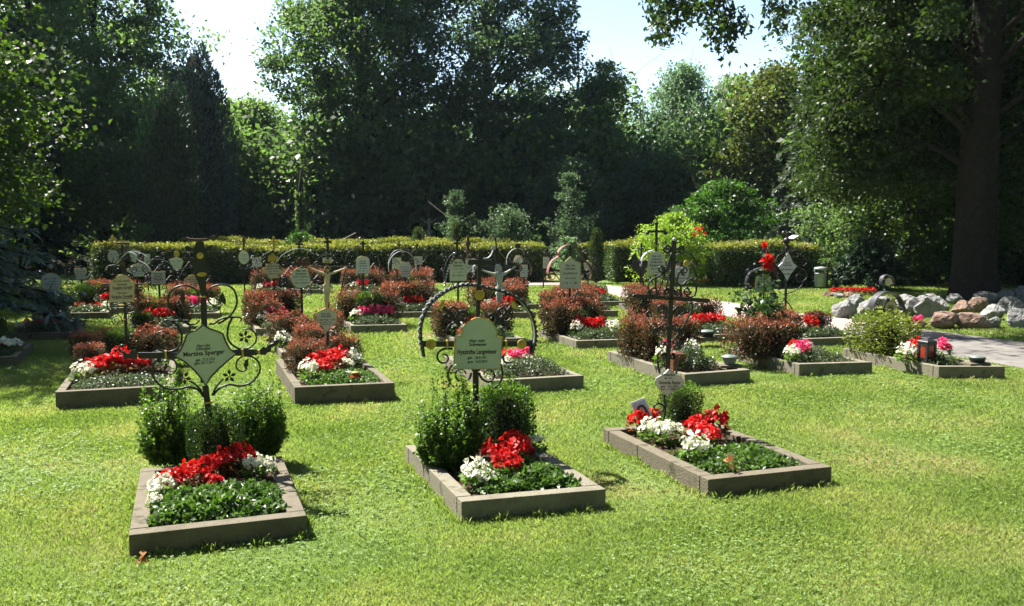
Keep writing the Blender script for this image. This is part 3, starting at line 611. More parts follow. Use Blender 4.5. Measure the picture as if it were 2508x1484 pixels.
broad_tree('broadleaf_tree', 'bushy tree at the right foot of the dark beech', px_x(1470, 36), 36, top_z(172, 36), 0.5, 1.75, 1.7, 190, 95, 0.15, 'leaf_beech', 0.16, 17, cr=0.6)
broad_tree('birch_tree', 'pale weeping birch above the bright green shrub', px_x(1660, 37), 37, top_z(168, 37), 0.8, 2.5, 2.2, 300, 100, 0.13, 'leaf_silver', 0.15, 18, cr=0.55, droop=0.9, bark='bark_grey')
broad_tree('broadleaf_tree', 'grey-green tree behind the weeping birch', px_x(1790, 40), 40, top_z(200, 40), 0.6, 1.9, 1.8, 190, 90, 0.15, 'leaf_light', 0.16, 19, cr=0.6)
broad_tree('maple_tree', 'yellowing maple between the birch and the grey spruce', px_x(1890, 34), 34, top_z(178, 34), 0.8, 2.0, 1.9, 240, 95, 0.14, 'leaf_yellow', 0.17, 20, cr=0.58, wl=0.8)
broad_tree('broadleaf_tree', 'dark understorey tree behind the bright green shrub', px_x(1600, 33), 33, top_z(385, 33), 0.2, 2.2, 1.4, 200, 80, 0.14, 'leaf_dark', 0.12, 24, cr=0.6)
broad_tree('broadleaf_tree', 'low dark tree between beech trunk and rose bush', px_x(1400, 31.5), 31.5, top_z(400, 31.5), 0.2, 1.5, 1.2, 150, 80, 0.13, 'leaf_dark', 0.1, 25, cr=0.5)
broad_tree('shrub_tree', 'rounded bright green shrub behind the right hedge', px_x(1772, 25.6), 25.6, top_z(452, 25.6), 0.25, 1.55, 1.4, 170, 100, 0.09, 'leaf_bright', 0.08, 21, shape='dome', cr=0.42, cat='shrub', flat_=0.35)
broad_tree('rose_bush', 'lime green rose bush with red blooms rising above the right hedge', px_x(1648, 22.3), 22.3, top_z(532, 22.3), 0.1, 1.12, 0.9, 150, 95, 0.058, 'leaf_lime', 0.04, 22, shape='dome', cr=0.26, cat='bush', limbs=20)
rb = bpy.data.objects['rose_bush']; rr_ = np.random.default_rng(3)
for (x, y) in ((1706, 560), (1712, 568), (1726, 572), (1700, 574), (1718, 560)):
    q = AT(x, y, 21.6); c = np.array([q.x, q.y, q.z]) - np.array(rb.location)
    leaves('bloom', c + rr_.normal(0, 0.022, (20, 3)), 0.04, 0.04, ['fl_red'], rr_, parent=rb)
conifer('spruce_tree', 'grey-green spruce with drooping twigs left of the big trunk', px_x(1992, 26), 26, top_z(170, 26), 0.4, 1.55, 130, 'needle_grey', 23, spray=0.26, droop=0.5, per=42)
broad_tree('hazel_shrub', 'sunlit leafy shrub beside the litter bin', px_x(2075, 23.5), 23.5, top_z(425, 23.5), 0.1, 1.15, 1.1, 130, 90, 0.085, 'leaf_light', 0.05, 26, shape='spread', cr=0.42, cat='shrub')
broad_tree('hazel_shrub', 'leafy shrub with yellow-green highlights left of the big trunk', px_x(2220, 22.5), 22.5, top_z(330, 22.5), 0.1, 1.25, 1.2, 170, 90, 0.085, 'leaf_maple', 0.06, 27, shape='spread', cr=0.45, cat='shrub', wl=.8)
conifer('yew_shrub', 'low dark yew shrub above the red flower bed', px_x(2130, 20.6), 20.6, top_z(585, 20.6), 0.1, 0.85, 60, 'yew', 28, spray=0.16, tr=0.05, droop=0.1, cat='shrub', per=34)
broad_tree('broadleaf_tree', 'dark shrubby tree right of the big trunk', px_x(2510, 22), 22, top_z(300, 22), 0.1, 1.5, 1.5, 200, 90, 0.1, 'leaf_dark', 0.1, 29, cr=0.55, shape='spread')
broad_tree('maple_tree', 'maple at the right edge behind the big trunk', px_x(2560, 24), 24, 9.5, 2.0, 2.6, 2.4, 260, 90, 0.12, 'leaf_maple', 0.16, 30, cr=0.65, wl=.85)
broad_tree('broadleaf_tree', 'dark tree behind the big trunk and grey spruce', px_x(2290, 30), 30, 10.5, 0.4, 3.3, 2.4, 420, 150, 0.16, 'leaf_dark', 0.2, 31, cr=0.75)
# the big tree with the thick bare trunk
bt = broad_tree('oak_tree', 'big oak with thick bare trunk behind the rockery', 9.55, 18.0, 12.5, 3.6, 3.7, 4.8, 560, 250, 0.105, 'leaf_oak', 0.34, 32, keepf=lambda C: ~((C[:, 1] < 0.9) & (np.abs(C[:, 0] - 0.15 - 0.09 * C[:, 1]) < 1.5) & (C[:, 2] < 8.5)), uneven=0.14, cr=0.66, limbs=46, shape='spread')
tp = [(0.05, 0.0, -0.05), (0.02, 0, 0.5), (0, 0, 1.5), (0.02, 0, 4), (0.1, 0, 7), (0.15, 0.1, 10)]
tm = MB(); n_ = 28
for i in range(len(tp) - 1): pass
ptsT = []; rsT = []
for i in range(41):
    s = i / 40 * 5; a = int(min(s, 4)); f = s - a; q = [tp[a][j] * (1 - f) + tp[a + 1][j] * f for j in range(3)]
    ptsT.append(q); rsT.append(0.41 * (1 + 0.32 * math.exp(-q[2] / 0.35)) * (1 - 0.045 * q[2]))
tm.tube(ptsT, rsT, n_)
tm.v = [(x * (1 + 0.035 * math.sin(7 * math.atan2(y, x) + z * .6) + 0.02 * math.sin(17 * math.atan2(y, x) + z * 2)), y * (1 + 0.035 * math.sin(7 * math.atan2(y, x) + z * .6)), z) for x, y, z in tm.v]
tm.build('trunk', 'bark', bt, smooth=True)
rng = np.random.default_rng(54); P = []
for (n_c, xa, xb, ya, yb, Ya, Yb) in ((200, 1990, 2330, 150, 470, 18.6, 21.5), (40, 2000, 2250, 20, 200, 17, 20), (170, 2440, 2720, -40, 600, 18.5, 22.5), (60, 2150, 2300, 0, 260, 17, 20), (90, 2300, 2460, 0, 420, 19.2, 22)):
    for i in range(n_c):
        Y = rng.uniform(Ya, Yb); c = AT(rng.uniform(xa, xb), rng.uniform(ya, yb), Y) - Vector((9.55, 18, 0)); P.append(np.array(c) + rng.normal(size=(150, 3)) * np.array([.30, .34, .2]))
P = np.vstack(P); leaves('low_foliage', P, 0.10, 0.064, ['leaf_oak'], rng, bias=(0, 0, -.3), up=(0, 0, 1), parent=bt)
# its long bough that hangs into the sky above the path
rng = np.random.default_rng(55); A = []
cl = [(1600, 8), (1640, 18), (1655, 45), (1622, 66), (1624, 92), (1678, 28), (1700, 8), (1612, 40), (1730, 8), (1752, 22), (1786, 38), (1768, 62), (1788, 84), (1768, 103), (1744, 74), (1800, 62), (1902, 6), (1920, 20), (1903, 48), (1665, 0), (1710, -10), (1760, -15), (1620, -20), (1590, -40)]
P = []; lm = MB(); o0 = Vector((9.55, 18, 0))
root_pt = Vector((9.6, 18.0, 7.2)) - o0; knee = AT(1990, -260, 15.5) - o0; main = [root_pt, root_pt * .5 + knee * .5 + Vector((0, 0, .4)), knee, AT(1850, -120, 14.3) - o0, AT(1720, -70, 14.0) - o0, AT(1600, -40, 13.8) - o0]
lm.tube(main, [0.16, 0.13, 0.10, 0.07, 0.045, 0.02], 7)
for (x, y) in cl:
    Y = 14 + rng.uniform(-0.5, 0.5); c = AT(x, y, Y) - o0; k = 70
    P.append(np.array(c) + rng.normal(size=(k, 3)) * np.array([0.11, 0.16, 0.10]))
    j = min(main[3:], key=lambda q: (q - c).length); j2 = AT(x * .6 + 1720 * .4, -30, Y) - o0
    lm.tube([j, (j + j2) / 2, j2, (j2 + c) / 2 + Vector((0, 0, .05)), c], [0.035, 0.025, 0.016, 0.010, 0.004], 5)
for i in range(70):
    x = rng.uniform(1560, 2420); y = rng.uniform(-520, -190); c = AT(x, y, rng.uniform(12.8, 16)) - o0
    P.append(np.array(c) + rng.normal(size=(80, 3)) * 0.3)
P = np.vstack(P); leaves('bough_foliage', P, 0.105, 0.06, ['leaf_oak'], rng, bias=(0, 0, -0.5), up=(0, 0, .7), parent=bt); lm.build('bough', 'bark', bt, smooth=True)

# shrubs that catch light behind the hedge
def small_shrub(name, label, x, ybot_top, Y, wpx, mat, seed, leaf=0.075, **kw):
    r_ = wpx / 2 / FP * Y
    return broad_tree(name, label, px_x(x, Y), Y, top_z(ybot_top, Y), 0.1, r_, r_ * .9, max(30, int(60 * r_ * 1.6)), 70, leaf, mat, 0.035, seed, shape='dome', cr=max(0.16, r_ * 0.36), cat='shrub', limbs=12, **kw)
small_shrub('leafy_shrub', 'pale leafy shrub left of the dark beech trunk', 1115, 478, 28.2, 95, 'leaf_dark', 61, uneven=.5)
small_shrub('leafy_shrub', 'pale leafy shrub right of the dark beech trunk', 1245, 505, 27.9, 130, 'leaf_dark', 62, uneven=.5)
small_shrub('leafy_shrub', 'tall pale shrub behind the gap in the hedge', 1392, 432, 28.6, 120, 'leaf_dark', 63, uneven=.5)
small_shrub('flowering_shrub', 'low green perennial clump rising above the hedge top', 738, 572, 25.4, 90, 'leaf_bright', 64, leaf=.06)
small_shrub('leafy_shrub', 'bright shrub left of the columnar yew foot', 358, 556, 25.2, 80, 'leaf_bright', 65)
small_shrub('leafy_shrub', 'pale shrub behind the left wing of the pink-arched cross', 1390, 583, 24.6, 70, 'leaf_silver', 66, leaf=.06)
small_shrub('leafy_shrub', 'low sunlit shrub at the foot of the pale trees', 640, 500, 33, 80, 'leaf_light', 67)
column_tree('dome_thuja', 'small dome-clipped thuja behind the hedge', px_x(1025, 24.6), 24.6, top_z(558, 24.6), 0.23, 2400, 'hedge', 71, leaf=0.06, spires=0, cat='topiary')
column_tree('column_thuja', 'small column-clipped thuja behind the hedge near the beech trunk', px_x(1117, 24.6), 24.6, top_z(545, 24.6), 0.2, 2600, 'hedge', 72, leaf=0.06, spires=0, cat='topiary')
column_tree('column_thuja', 'clipped thuja column beside the gap in the hedge', px_x(1459, 22.9), 22.9, top_z(560, 22.9), 0.21, 3400, 'box', 73, leaf=0.05, spires=0, cat='topiary')
column_tree('dome_thuja', 'small clipped thuja behind the right hedge block', px_x(1905, 23.4), 23.4, top_z(578, 23.4), 0.17, 2000, 'leaf_bright', 74, leaf=0.05, spires=0, cat='topiary')
# ivy-clad thin trunk
iv = empty('ivy_clad_trunk', (px_x(738, 28.5), 28.5, 0)); tag(iv, 'thin ivy-clad tree trunk in front of the left beech', 'tree')
tm = MB(); tm.tube([(0, 0, 0), (0.03, 0, 1.6), (-0.02, 0, 2.4), (0.05, 0, 3.3)], [0.09, 0.08, 0.07, 0.03], 8); tm.build('trunk', 'bark', iv, True)
rng = np.random.default_rng(77); z = rng.uniform(0, 2.6, 1100); a = rng.uniform(0, 2 * PI, 1100)
leaves('ivy', np.c_[np.cos(a) * .12, np.sin(a) * .12, z], 0.09, 0.075, ['leaf_beech'], rng, bias=(0, 0, -.4), parent=iv)

# ------------------------------------------------------------------ the far wood and added shade belts: one mass of foliage and stems
rng = np.random.default_rng(90); C = []
def belt(n, x0, x1, y0, y1, hfun, lo=0.2):
    x = rng.uniform(x0, x1, n); y = rng.uniform(y0, y1, n); h = hfun(x, y) * rng.uniform(0.86, 1.08, n)
    C.append(np.c_[x, y, lo + (h - lo) * rng.uniform(0, 1, n) ** 0.85])
belt(1500, -34, 34, 42, 54, lambda x, y: (7.4 + 1.0 * np.sin(x * .55) + .7 * np.sin(x * 1.3 + 1)) * (y / 44) ** .5)
belt(900, -16, 18, 33, 42, lambda x, y: np.full_like(x, 5.2) + .8 * np.sin(x * .9))
belt(420, -30, -15, 16, 44, lambda x, y: np.full_like(x, 11.0))
belt(420, 15, 30, 14, 44, lambda x, y: np.full_like(x, 10.0))
belt(160, 10.5, 15, 22, 32, lambda x, y: np.full_like(x, 6.0))
belt(900, -22, 22, -14, -7, lambda x, y: np.full_like(x, 15.0)); belt(260, -24, -14, -9, 14, lambda x, y: np.full_like(x, 6.0)); belt(300, 14, 24, -9, 14, lambda x, y: np.full_like(x, 11.0))  # unseen tree belts behind and beside the camera, added to cut fill light
C = np.vstack(C); per = 110; idx = np.repeat(np.arange(len(C)), per)
P = C[idx] + rng.normal(size=(len(idx), 3)) * np.array([0.62, 0.62, 0.42]); P[:, 2] = np.maximum(P[:, 2], 0.08)
wood = leaves('woodland', P, 0.26, 0.17, ['leaf_beech'], rng, bias=(0, 0, -.3), up=(0, 0, 1.0)); tag(wood, 'dark mass of woodland foliage behind everything, with unseen belts added for shade', 'woodland', kind='stuff')
tm = MB()
for i in range(110):
    x = rng.uniform(-30, 30); y = rng.uniform(33, 55); r_ = rng.uniform(.08, .2); tm.tube([(x, y, 0), (x + rng.normal(0, .15), y, 3.5), (x + rng.normal(0, .3), y, 4.6)], [r_, r_ * .8, r_ * .4], 7)
for i in range(40):
    x = rng.choice([-1, 1]) * rng.uniform(15, 28); y = rng.uniform(16, 40); r_ = rng.uniform(.08, .2); tm.tube([(x, y, 0), (x + rng.normal(0, .15), y, 3.5), (x, y, 8)], [r_, r_ * .8, r_ * .4], 7)
tag(tm.build('woodland_trunks', 'bark', None, True), 'stems of the far woodland trees', 'woodland', kind='stuff')
# near belts, out of frame, are added to hold back sky light

# ------------------------------------------------------------------ rockery, bin, beds, shrine and hut
def rock(label, x, yb, wpx, hpx, mat, seed, grp):
    c = G(x, yb); Y = c.y; w_ = wpx / FP * Y; h_ = hpx / FP * Y * 0.95
    rng = np.random.default_rng(seed); bm = bmesh.new(); bmesh.ops.create_icosphere(bm, subdivisions=4, radius=1)
    pl = unit(rng.normal(size=(11, 3))); dd = rng.uniform(0.45, 0.92, 11)
    for v in bm.verts:
        n = np.array(v.co); s = 1.0
        for i in range(11):
            q = n @ pl[i]
            if q > 0.05: s = min(s, dd[i] / q)
        s += 0.04 * math.sin(n[0] * 9 + seed) * math.sin(n[1] * 8) + 0.03 * math.sin(n[2] * 17 + seed) * math.sin(n[0] * 21) + rng.uniform(-.012, .012)
        v.co = Vector((n[0] * s * w_ * .55, n[1] * s * w_ * .42, n[2] * s * h_ * .62))
    me = bpy.data.meshes.new('boulder'); bm.to_mesh(me); bm.free(); me.materials.append(M[mat])
    o = link('boulder', me); o.location = (c.x, c.y + w_ * .3, h_ * .42); o.rotation_euler = (rng.uniform(-.2, .2), rng.uniform(-.2, .2), rng.uniform(0, 0.6))
    tag(o, label, 'boulder', 'boulders of the rockery')
rk = [(2075, 780, 60, 52, 0), (2098, 758, 62, 40, 0), (2132, 772, 72, 42, 0), (2160, 752, 52, 34, 0), (2206, 776, 62, 45, 0), (2256, 778, 72, 50, 0), (2302, 782, 96, 68, 0), (2250, 806, 56, 28, 1), (2326, 808, 88, 44, 1), (2392, 808, 88, 40, 1), (2360, 775, 62, 40, 1), (2402, 768, 62, 42, 1), (2444, 785, 72, 46, 0), (2486, 772, 62, 46, 0), (2512, 806, 66, 60, 0), (2436, 806, 52, 32, 0), (2352, 748, 60, 28, 0), (2420, 746, 62, 34, 0), (2466, 742, 56, 36, 0), (2504, 742, 56, 44, 0), (2192, 796, 34, 20, 0), (2226, 748, 54, 30, 0), (2272, 748, 54, 30, 0), (2034, 728, 30, 17, 1), (2054, 731, 32, 17, 0), (2080, 730, 32, 15, 1), (2105, 733, 30, 15, 0), (2545, 775, 70, 50, 0)]
rw = ['leftmost big', 'second from the left big', 'third from the left', 'fourth from the left', 'fifth from the left']
desc = ['grey boulder at the left end of the rockery', 'grey boulder behind the leftmost rockery boulder', 'wide grey boulder left of the half-round iron arch', 'small grey boulder behind the half-round arch', 'grey boulder right beside the half-round arch', 'grey boulder left of the tallest rockery stone', 'largest whitish boulder left of the big oak trunk', 'reddish low stone at the path edge behind the black lantern', 'big reddish white stone at the front of the rockery', 'flat reddish stone at the front right of the rockery', 'reddish stone just before the oak trunk', 'pointed reddish stone right of the oak trunk foot', 'grey boulder on the right part of the rockery', 'grey boulder near the right picture edge', 'grey boulder cut by the right edge near the path', 'low grey stone between the flat reddish stones', 'low grey stone against the left of the oak trunk', 'grey stone at the foot of the oak trunk', 'grey stone behind the right rockery boulders', 'grey stone at the back right corner of the rockery', 'smallest grey stone lying at the path edge', 'low grey stone behind the half-round arch cross', 'low grey stone behind the tallest rockery stone', 'small reddish stone edging the red flower bed, left end', 'small grey stone edging the red flower bed, second', 'small reddish stone edging the red flower bed, third', 'small grey stone edging the red flower bed, right end', 'grey boulder beyond the right picture edge']
for i, (x, y, a, b2, mm) in enumerate(rk): rock(desc[i], x, y, a, b2, 'rock_red' if mm else 'rock', 200 + i, None)
edge = [(1398 + 14 * i, 667 + (i % 3), 16, 9) for i in range(8)]
for i in range(9): rock(['first', 'second', 'third', 'fourth', 'fifth', 'sixth', 'seventh', 'eighth', 'ninth'][i] + ' pale stone from the left edging the green bed by the thuja column', 1468 + 7.5 * i, 668 - abs(i - 4) * .6, 9, 6, 'rock', 260 + i, None)
b_ = G(2008, 708); Yb = b_.y
can = empty('litter_bin', (b_.x, Yb, 0)); tag(can, 'grey zinc litter bin hung on a post beside the shrubs', 'litter bin')
q = MB(); q.lathe([(0.125, 0.06), (0.135, 0.07), (0.14, 0.37), (0.146, 0.375), (0.146, 0.39), (0.13, 0.392)], 24); q.build('bucket', 'zinc', can, True)
q = MB(); q.tube([(0.165, 0, -0.02), (0.165, 0, 0.60)], 0.02, 8); q.tube([(0.165, 0, .3), (0.12, 0, .3)], 0.012, 6); q.build('post', 'wood', can)
q = MB(); q.lathe([(0.15, 0.47), (0.16, 0.475), (0.155, 0.52), (0.02, 0.545)], 24); q.tube([(0.14, 0, .38), (0.15, 0, .48)], .01, 5); q.tube([(-0.14, 0, .38), (-0.15, 0, .48)], .01, 5); q.build('lid', 'zinc', can, True)
# wayside crucifix in the wood
Yc = 29.5; wc = empty('wayside_crucifix', (px_x(1050, Yc), Yc, 0)); tag(wc, 'dark roofed wayside crucifix with pale figure among the trees', 'crucifix')
q = MB(); q.box((0, 0.06, 1.0), (0.12, 0.10, 2.0)); q.box((0, 0.055, 1.66), (0.9, 0.08, 0.10)); q.build('post', 'wood', wc)
q = MB()
for s in (-1, 1): q.box((s * 0.33, 0, 2.02), (0.86, 0.5, 0.04), tilt=s * R(38))
q.build('roof', 'wood', wc)
wc_root = wc
Yh = 30.5; hut = empty('garden_hut', (px_x(872, Yh), Yh, 0), R(12)); tag(hut, 'low dark wooden hut under the left beech', 'hut')
q = MB(); q.box((0, 0, 0.45), (1.2, 0.9, 0.9)); q.build('wall', 'wood', hut)
q = MB()
for s in (-1, 1): q.box((s * 0.36, 0, 1.04), (0.84, 1.1, 0.05), tilt=s * R(27))
q.build('roof', 'wood', hut)
q = MB(); q.box((0.1, -0.47, 0.36), (0.4, 0.03, 0.7)); q.build('door', 'wood', hut)
# small stone house-shaped lantern monument
Ym = 23.6; mo = empty('stone_shrine', (px_x(1947, Ym), Ym, 0), R(15)); tag(mo, 'small pale stone shrine with pitched roof behind the right hedge', 'shrine')
q = MB(); q.box((0, 0, 0.45), (0.22, 0.20, 0.9), bev=.01); q.build('pillar', 'rock', mo)
q = MB()
for sx_ in (-1, 1):
    for sy_ in (-1, 1): q.box((sx_ * .10, sy_ * .08, 1.03), (0.04, 0.04, 0.26))
q.box((0, 0.05, 1.03), (0.14, 0.02, 0.26)); q.build('niche', 'rock', mo)
q = MB()
for s in (-1, 1): q.box((s * 0.085, 0, 1.205), (0.21, 0.34, 0.03), tilt=s * R(24))
q.build('roof', 'white', mo)
# ------------------------------------------------------------------ grave beds: concrete kerb and soil
def build_bed(k):
    g = GR[k]; root = empty('grave_bed', g['FL']); kw = 0.085 if g['FL'].y < 7 else 0.07
    ex, w_, L, KH = g['ex'], g['w'], g['L'], g['h']
    def P(u, v, z): return Vector((ex.x * u + EY.x * v, ex.y * u + EY.y * v, z))
    q = MB()
    def rail(c, z0=-0.03, z1=.12):
        bm = bmesh.new(); vs = [bm.verts.new(P(u, v, z)) for z in (z0, z1) for u, v in c]
        for f in ((0, 3, 2, 1), (4, 5, 6, 7), (0, 1, 5, 4), (1, 2, 6, 5), (2, 3, 7, 6), (3, 0, 4, 7)): bm.faces.new([vs[i] for i in f])
        bmesh.ops.recalc_face_normals(bm, faces=bm.faces)
        bmesh.ops.bevel(bm, geom=bm.edges[:], offset=0.006, segments=2, affect='EDGES', profile=0.6)
        bm.verts.index_update(); q.add([v.co.copy() for v in bm.verts], [[v.index for v in f.verts] for f in bm.faces]); bm.free()
    rr = random.Random(HS(k) % 97); dz = lambda: rr.uniform(-0.005, 0.003)
    rail([(0, 0), (w_, 0), (w_, kw), (0, kw)], z1=KH)
    j = L * 0.62; gp_ = 0.007
    for (u0, u1) in ((0, kw), (w_ - kw, w_)):
        rail([(u0, kw + gp_), (u1, kw + gp_), (u1, j), (u0, j)], z1=KH - .001 + dz() * .5); rail([(u0, j + gp_), (u1, j + gp_), (u1, L - kw - gp_), (u0, L - kw - gp_)], z1=KH + dz())
    rail([(0, L - kw), (w_, L - kw), (w_, L), (0, L)], z1=KH - .002)
    q.build('kerb', 'concrete' if k in ('A1', 'A3', 'B2', 'B1', 'S1', 'S2', 'S3') else 'concrete_pale', root)
    n = 22; rng = np.random.default_rng(HS(k) % 991); vs = []
    for b_ in range(n + 1):
        for a_ in range(n + 1):
            u = kw * .8 + (w_ - kw * 1.6) * a_ / n; v = kw * .8 + (L - kw * 1.6) * b_ / n
            ed = min(a_, n - a_, b_, n - b_) / n
            vs.append(P(u, v, KH - .045 + 0.04 * min(1, ed * 3) + rng.uniform(-.009, .009)))
    s = MB(); s.add(vs, [(b_ * (n + 1) + a_, b_ * (n + 1) + a_ + 1, (b_ + 1) * (n + 1) + a_ + 1, (b_ + 1) * (n + 1) + a_) for b_ in range(n) for a_ in range(n)])
    s.build('soil', 'soil', root, True)
    tag(root, 'concrete-kerbed flower bed: ' + g['ref'].replace('the ', '', 1), 'grave', 'graves in rows on the lawn')
BED_LABEL = {}
for k in GR: build_bed(k)

# ------------------------------------------------------------------ plants
PROTO = {}
def place(proto, loc, s, rz, label, cat, group):
    "first use moves the model itself, later ones copy it and its parts"
    r0, used = PROTO[proto]
    if used: 
        r_ = r0.copy(); COL.objects.link(r_)
        for ch in r0.children:
            c = ch.copy(); COL.objects.link(c); c.parent = r_
            c.matrix_parent_inverse = ch.matrix_parent_inverse.copy()
    else: r_ = r0; PROTO[proto] = (r0, True)
    r_.location = loc; r_.scale = s; r_.rotation_euler = (0, 0, rz); tag(r_, label, cat, group); return r_
def box_points(rng, n, rnd=0.35):
    "points in and on a rounded unit block (x,y in -.5..+.5, z in 0..1), most of them at its surface"
    p = rng.uniform(-1, 1, (n, 3)); m_ = np.max(np.abs(p), axis=1, keepdims=True); p = p / m_
    l = np.linalg.norm(p, axis=1, keepdims=True); p = p * (1 - rnd) + p / l * rnd * 1.15
    out = p.copy(); dep = rng.uniform(0, 1, (n, 1)) ** 2.2; p = p * (1 - 0.5 * dep)
    p[:, 2] = p[:, 2] * 0.5 + 0.5; p[:, :2] *= 0.5; return p, unit(out), dep[:, 0]
def block_shrub(name, n, leaf, mats, seed, rnd=0.35, lump=0.06, tipfrac=0.16, wl=0.6, core=0.62, spr=0.05):
    rng = np.random.default_rng(seed); root = empty(name); P, O, dep = box_points(rng, n, rnd)
    a = np.arctan2(P[:, 1], P[:, 0]); P[:, :2] *= (1 + lump * np.sin(a * 3 + seed) + lump * .7 * np.sin(a * 5 + P[:, 2] * 9))[:, None]
    P[:, 2] *= 1 + lump * np.sin(P[:, 0] * 9 + seed) * np.sin(P[:, 1] * 8)
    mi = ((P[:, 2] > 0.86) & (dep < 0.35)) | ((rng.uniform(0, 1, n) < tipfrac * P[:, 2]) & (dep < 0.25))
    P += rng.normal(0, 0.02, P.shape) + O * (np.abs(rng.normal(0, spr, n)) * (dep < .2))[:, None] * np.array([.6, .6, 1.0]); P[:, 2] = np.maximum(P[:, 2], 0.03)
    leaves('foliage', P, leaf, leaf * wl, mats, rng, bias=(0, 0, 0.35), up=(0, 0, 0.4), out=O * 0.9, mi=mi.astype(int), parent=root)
    q = MB(); q.ball((0, 0, 0.5), 0.5, 3, (core, core, core * 1.35)); q.v = [(x * (1 + .1 * math.sin(z * 21 + x * 17)), y * (1 + .1 * math.sin(z * 19 + y * 23)), max(0, z)) for x, y, z in q.v]
    for i in range(9):
        aa = i * 0.7; q.tube([(0.1 * math.cos(aa), 0.1 * math.sin(aa), 0), (.3 * math.cos(aa), .3 * math.sin(aa), .6)], .012, 4)
    q.build('twigs', 'twig', root, True)
    PROTO[name] = (root, False); return root
# models are one unit wide; leaf sizes in those units
for i in range(6):
    block_shrub('barberry_bush' if i == 0 else 'barberry_bush.%03d' % i, (5200, 4600, 5600, 4200, 6000, 4800)[i], (0.066, .058, .072, .064, .056, .070)[i], ['barb', 'barb_tip'], 300 + i, rnd=(0.30, 0.55, 0.40, 0.75, .25, .6)[i], lump=(.07, .12, .10, .15, .06, .18)[i], tipfrac=(.12, .25, .08, .3, .16, .10)[i], spr=(.04, .08, .05, .11, .03, .07)[i])
PB = [k for k in PROTO]
block_shrub('box_ball', 5200, 0.058, ['box', 'box_top'], 310, rnd=0.85, lump=.03, tipfrac=.1); PROTO['box_ball'] = PROTO.pop('box_ball')
block_shrub('box_block', 6500, 0.052, ['box', 'box_top'], 311, rnd=0.35, lump=.03, tipfrac=.1)
block_shrub('box_dome', 10000, 0.045, ['box', 'box'], 312, rnd=0.7, lump=.03, tipfrac=.1)
block_shrub('clipped_shrub', 5600, 0.06, ['shrub_y', 'shrub_y'], 313, rnd=0.7, lump=.10, core=.55)
def sprig_shrub(name, nst, seed, mats=('shrub',), h=1.0, leaf=0.056):
    "loose upright shrub: many stems with paired small leaves; about one unit wide, one unit high"
    rng = np.random.default_rng(seed); root = empty(name); st = MB(); P = []; D = []
    for i in range(nst):
        a = rng.uniform(0, 2 * PI); r0 = 0.34 * math.sqrt(rng.uniform()); r1 = 0.56 * math.sqrt(rng.uniform()) * (1.0 if i % 4 else .8); hh = h * (rng.uniform(0.25, .74) if i % 5 else rng.uniform(.72, 1.18)) * (1 - 1.2 * r1 * r1) * (1 + .14 * math.sin(a * 3 + seed))
        b0 = np.array([r0 * math.cos(a), r0 * math.sin(a), 0]); a2 = a + rng.normal(0, .3); tp_ = np.array([r1 * math.cos(a2), r1 * math.sin(a2), hh]); md = (b0 + tp_) / 2 + np.array([math.cos(a2), math.sin(a2), 0]) * 0.06
        st.tube([b0, md, tp_], [.006, .004, .0015], 4, caps=False)
        k = 62; s = rng.uniform(0.05, 1, k)[:, None]; q = (1 - s) ** 2 * b0 + 2 * s * (1 - s) * md + s * s * tp_
        P.append(q + rng.normal(0, .012, q.shape)); aa = rng.uniform(0, 2 * PI, k); D.append(np.c_[np.cos(aa), np.sin(aa), rng.uniform(-0.35, 0.8, k)])
    P = np.vstack(P); D = np.vstack(D); n = len(P)
    V, F = cards(P, D, rng.normal(0, .5, (n, 3)) + np.array([0, 0, 1.]), leaf * rng.uniform(.6, 1.3, n), leaf * .62 * rng.uniform(.8, 1.2, n))
    link('foliage', np_mesh('foliage', V, F, list(mats)), root); st.build('stems', 'twig', root); PROTO[name] = (root, False); return root
sprig_shrub('spirea_shrub', 330, 320); sprig_shrub('spirea_shrub.001', 300, 321); sprig_shrub('spirea_shrub.002', 350, 322)
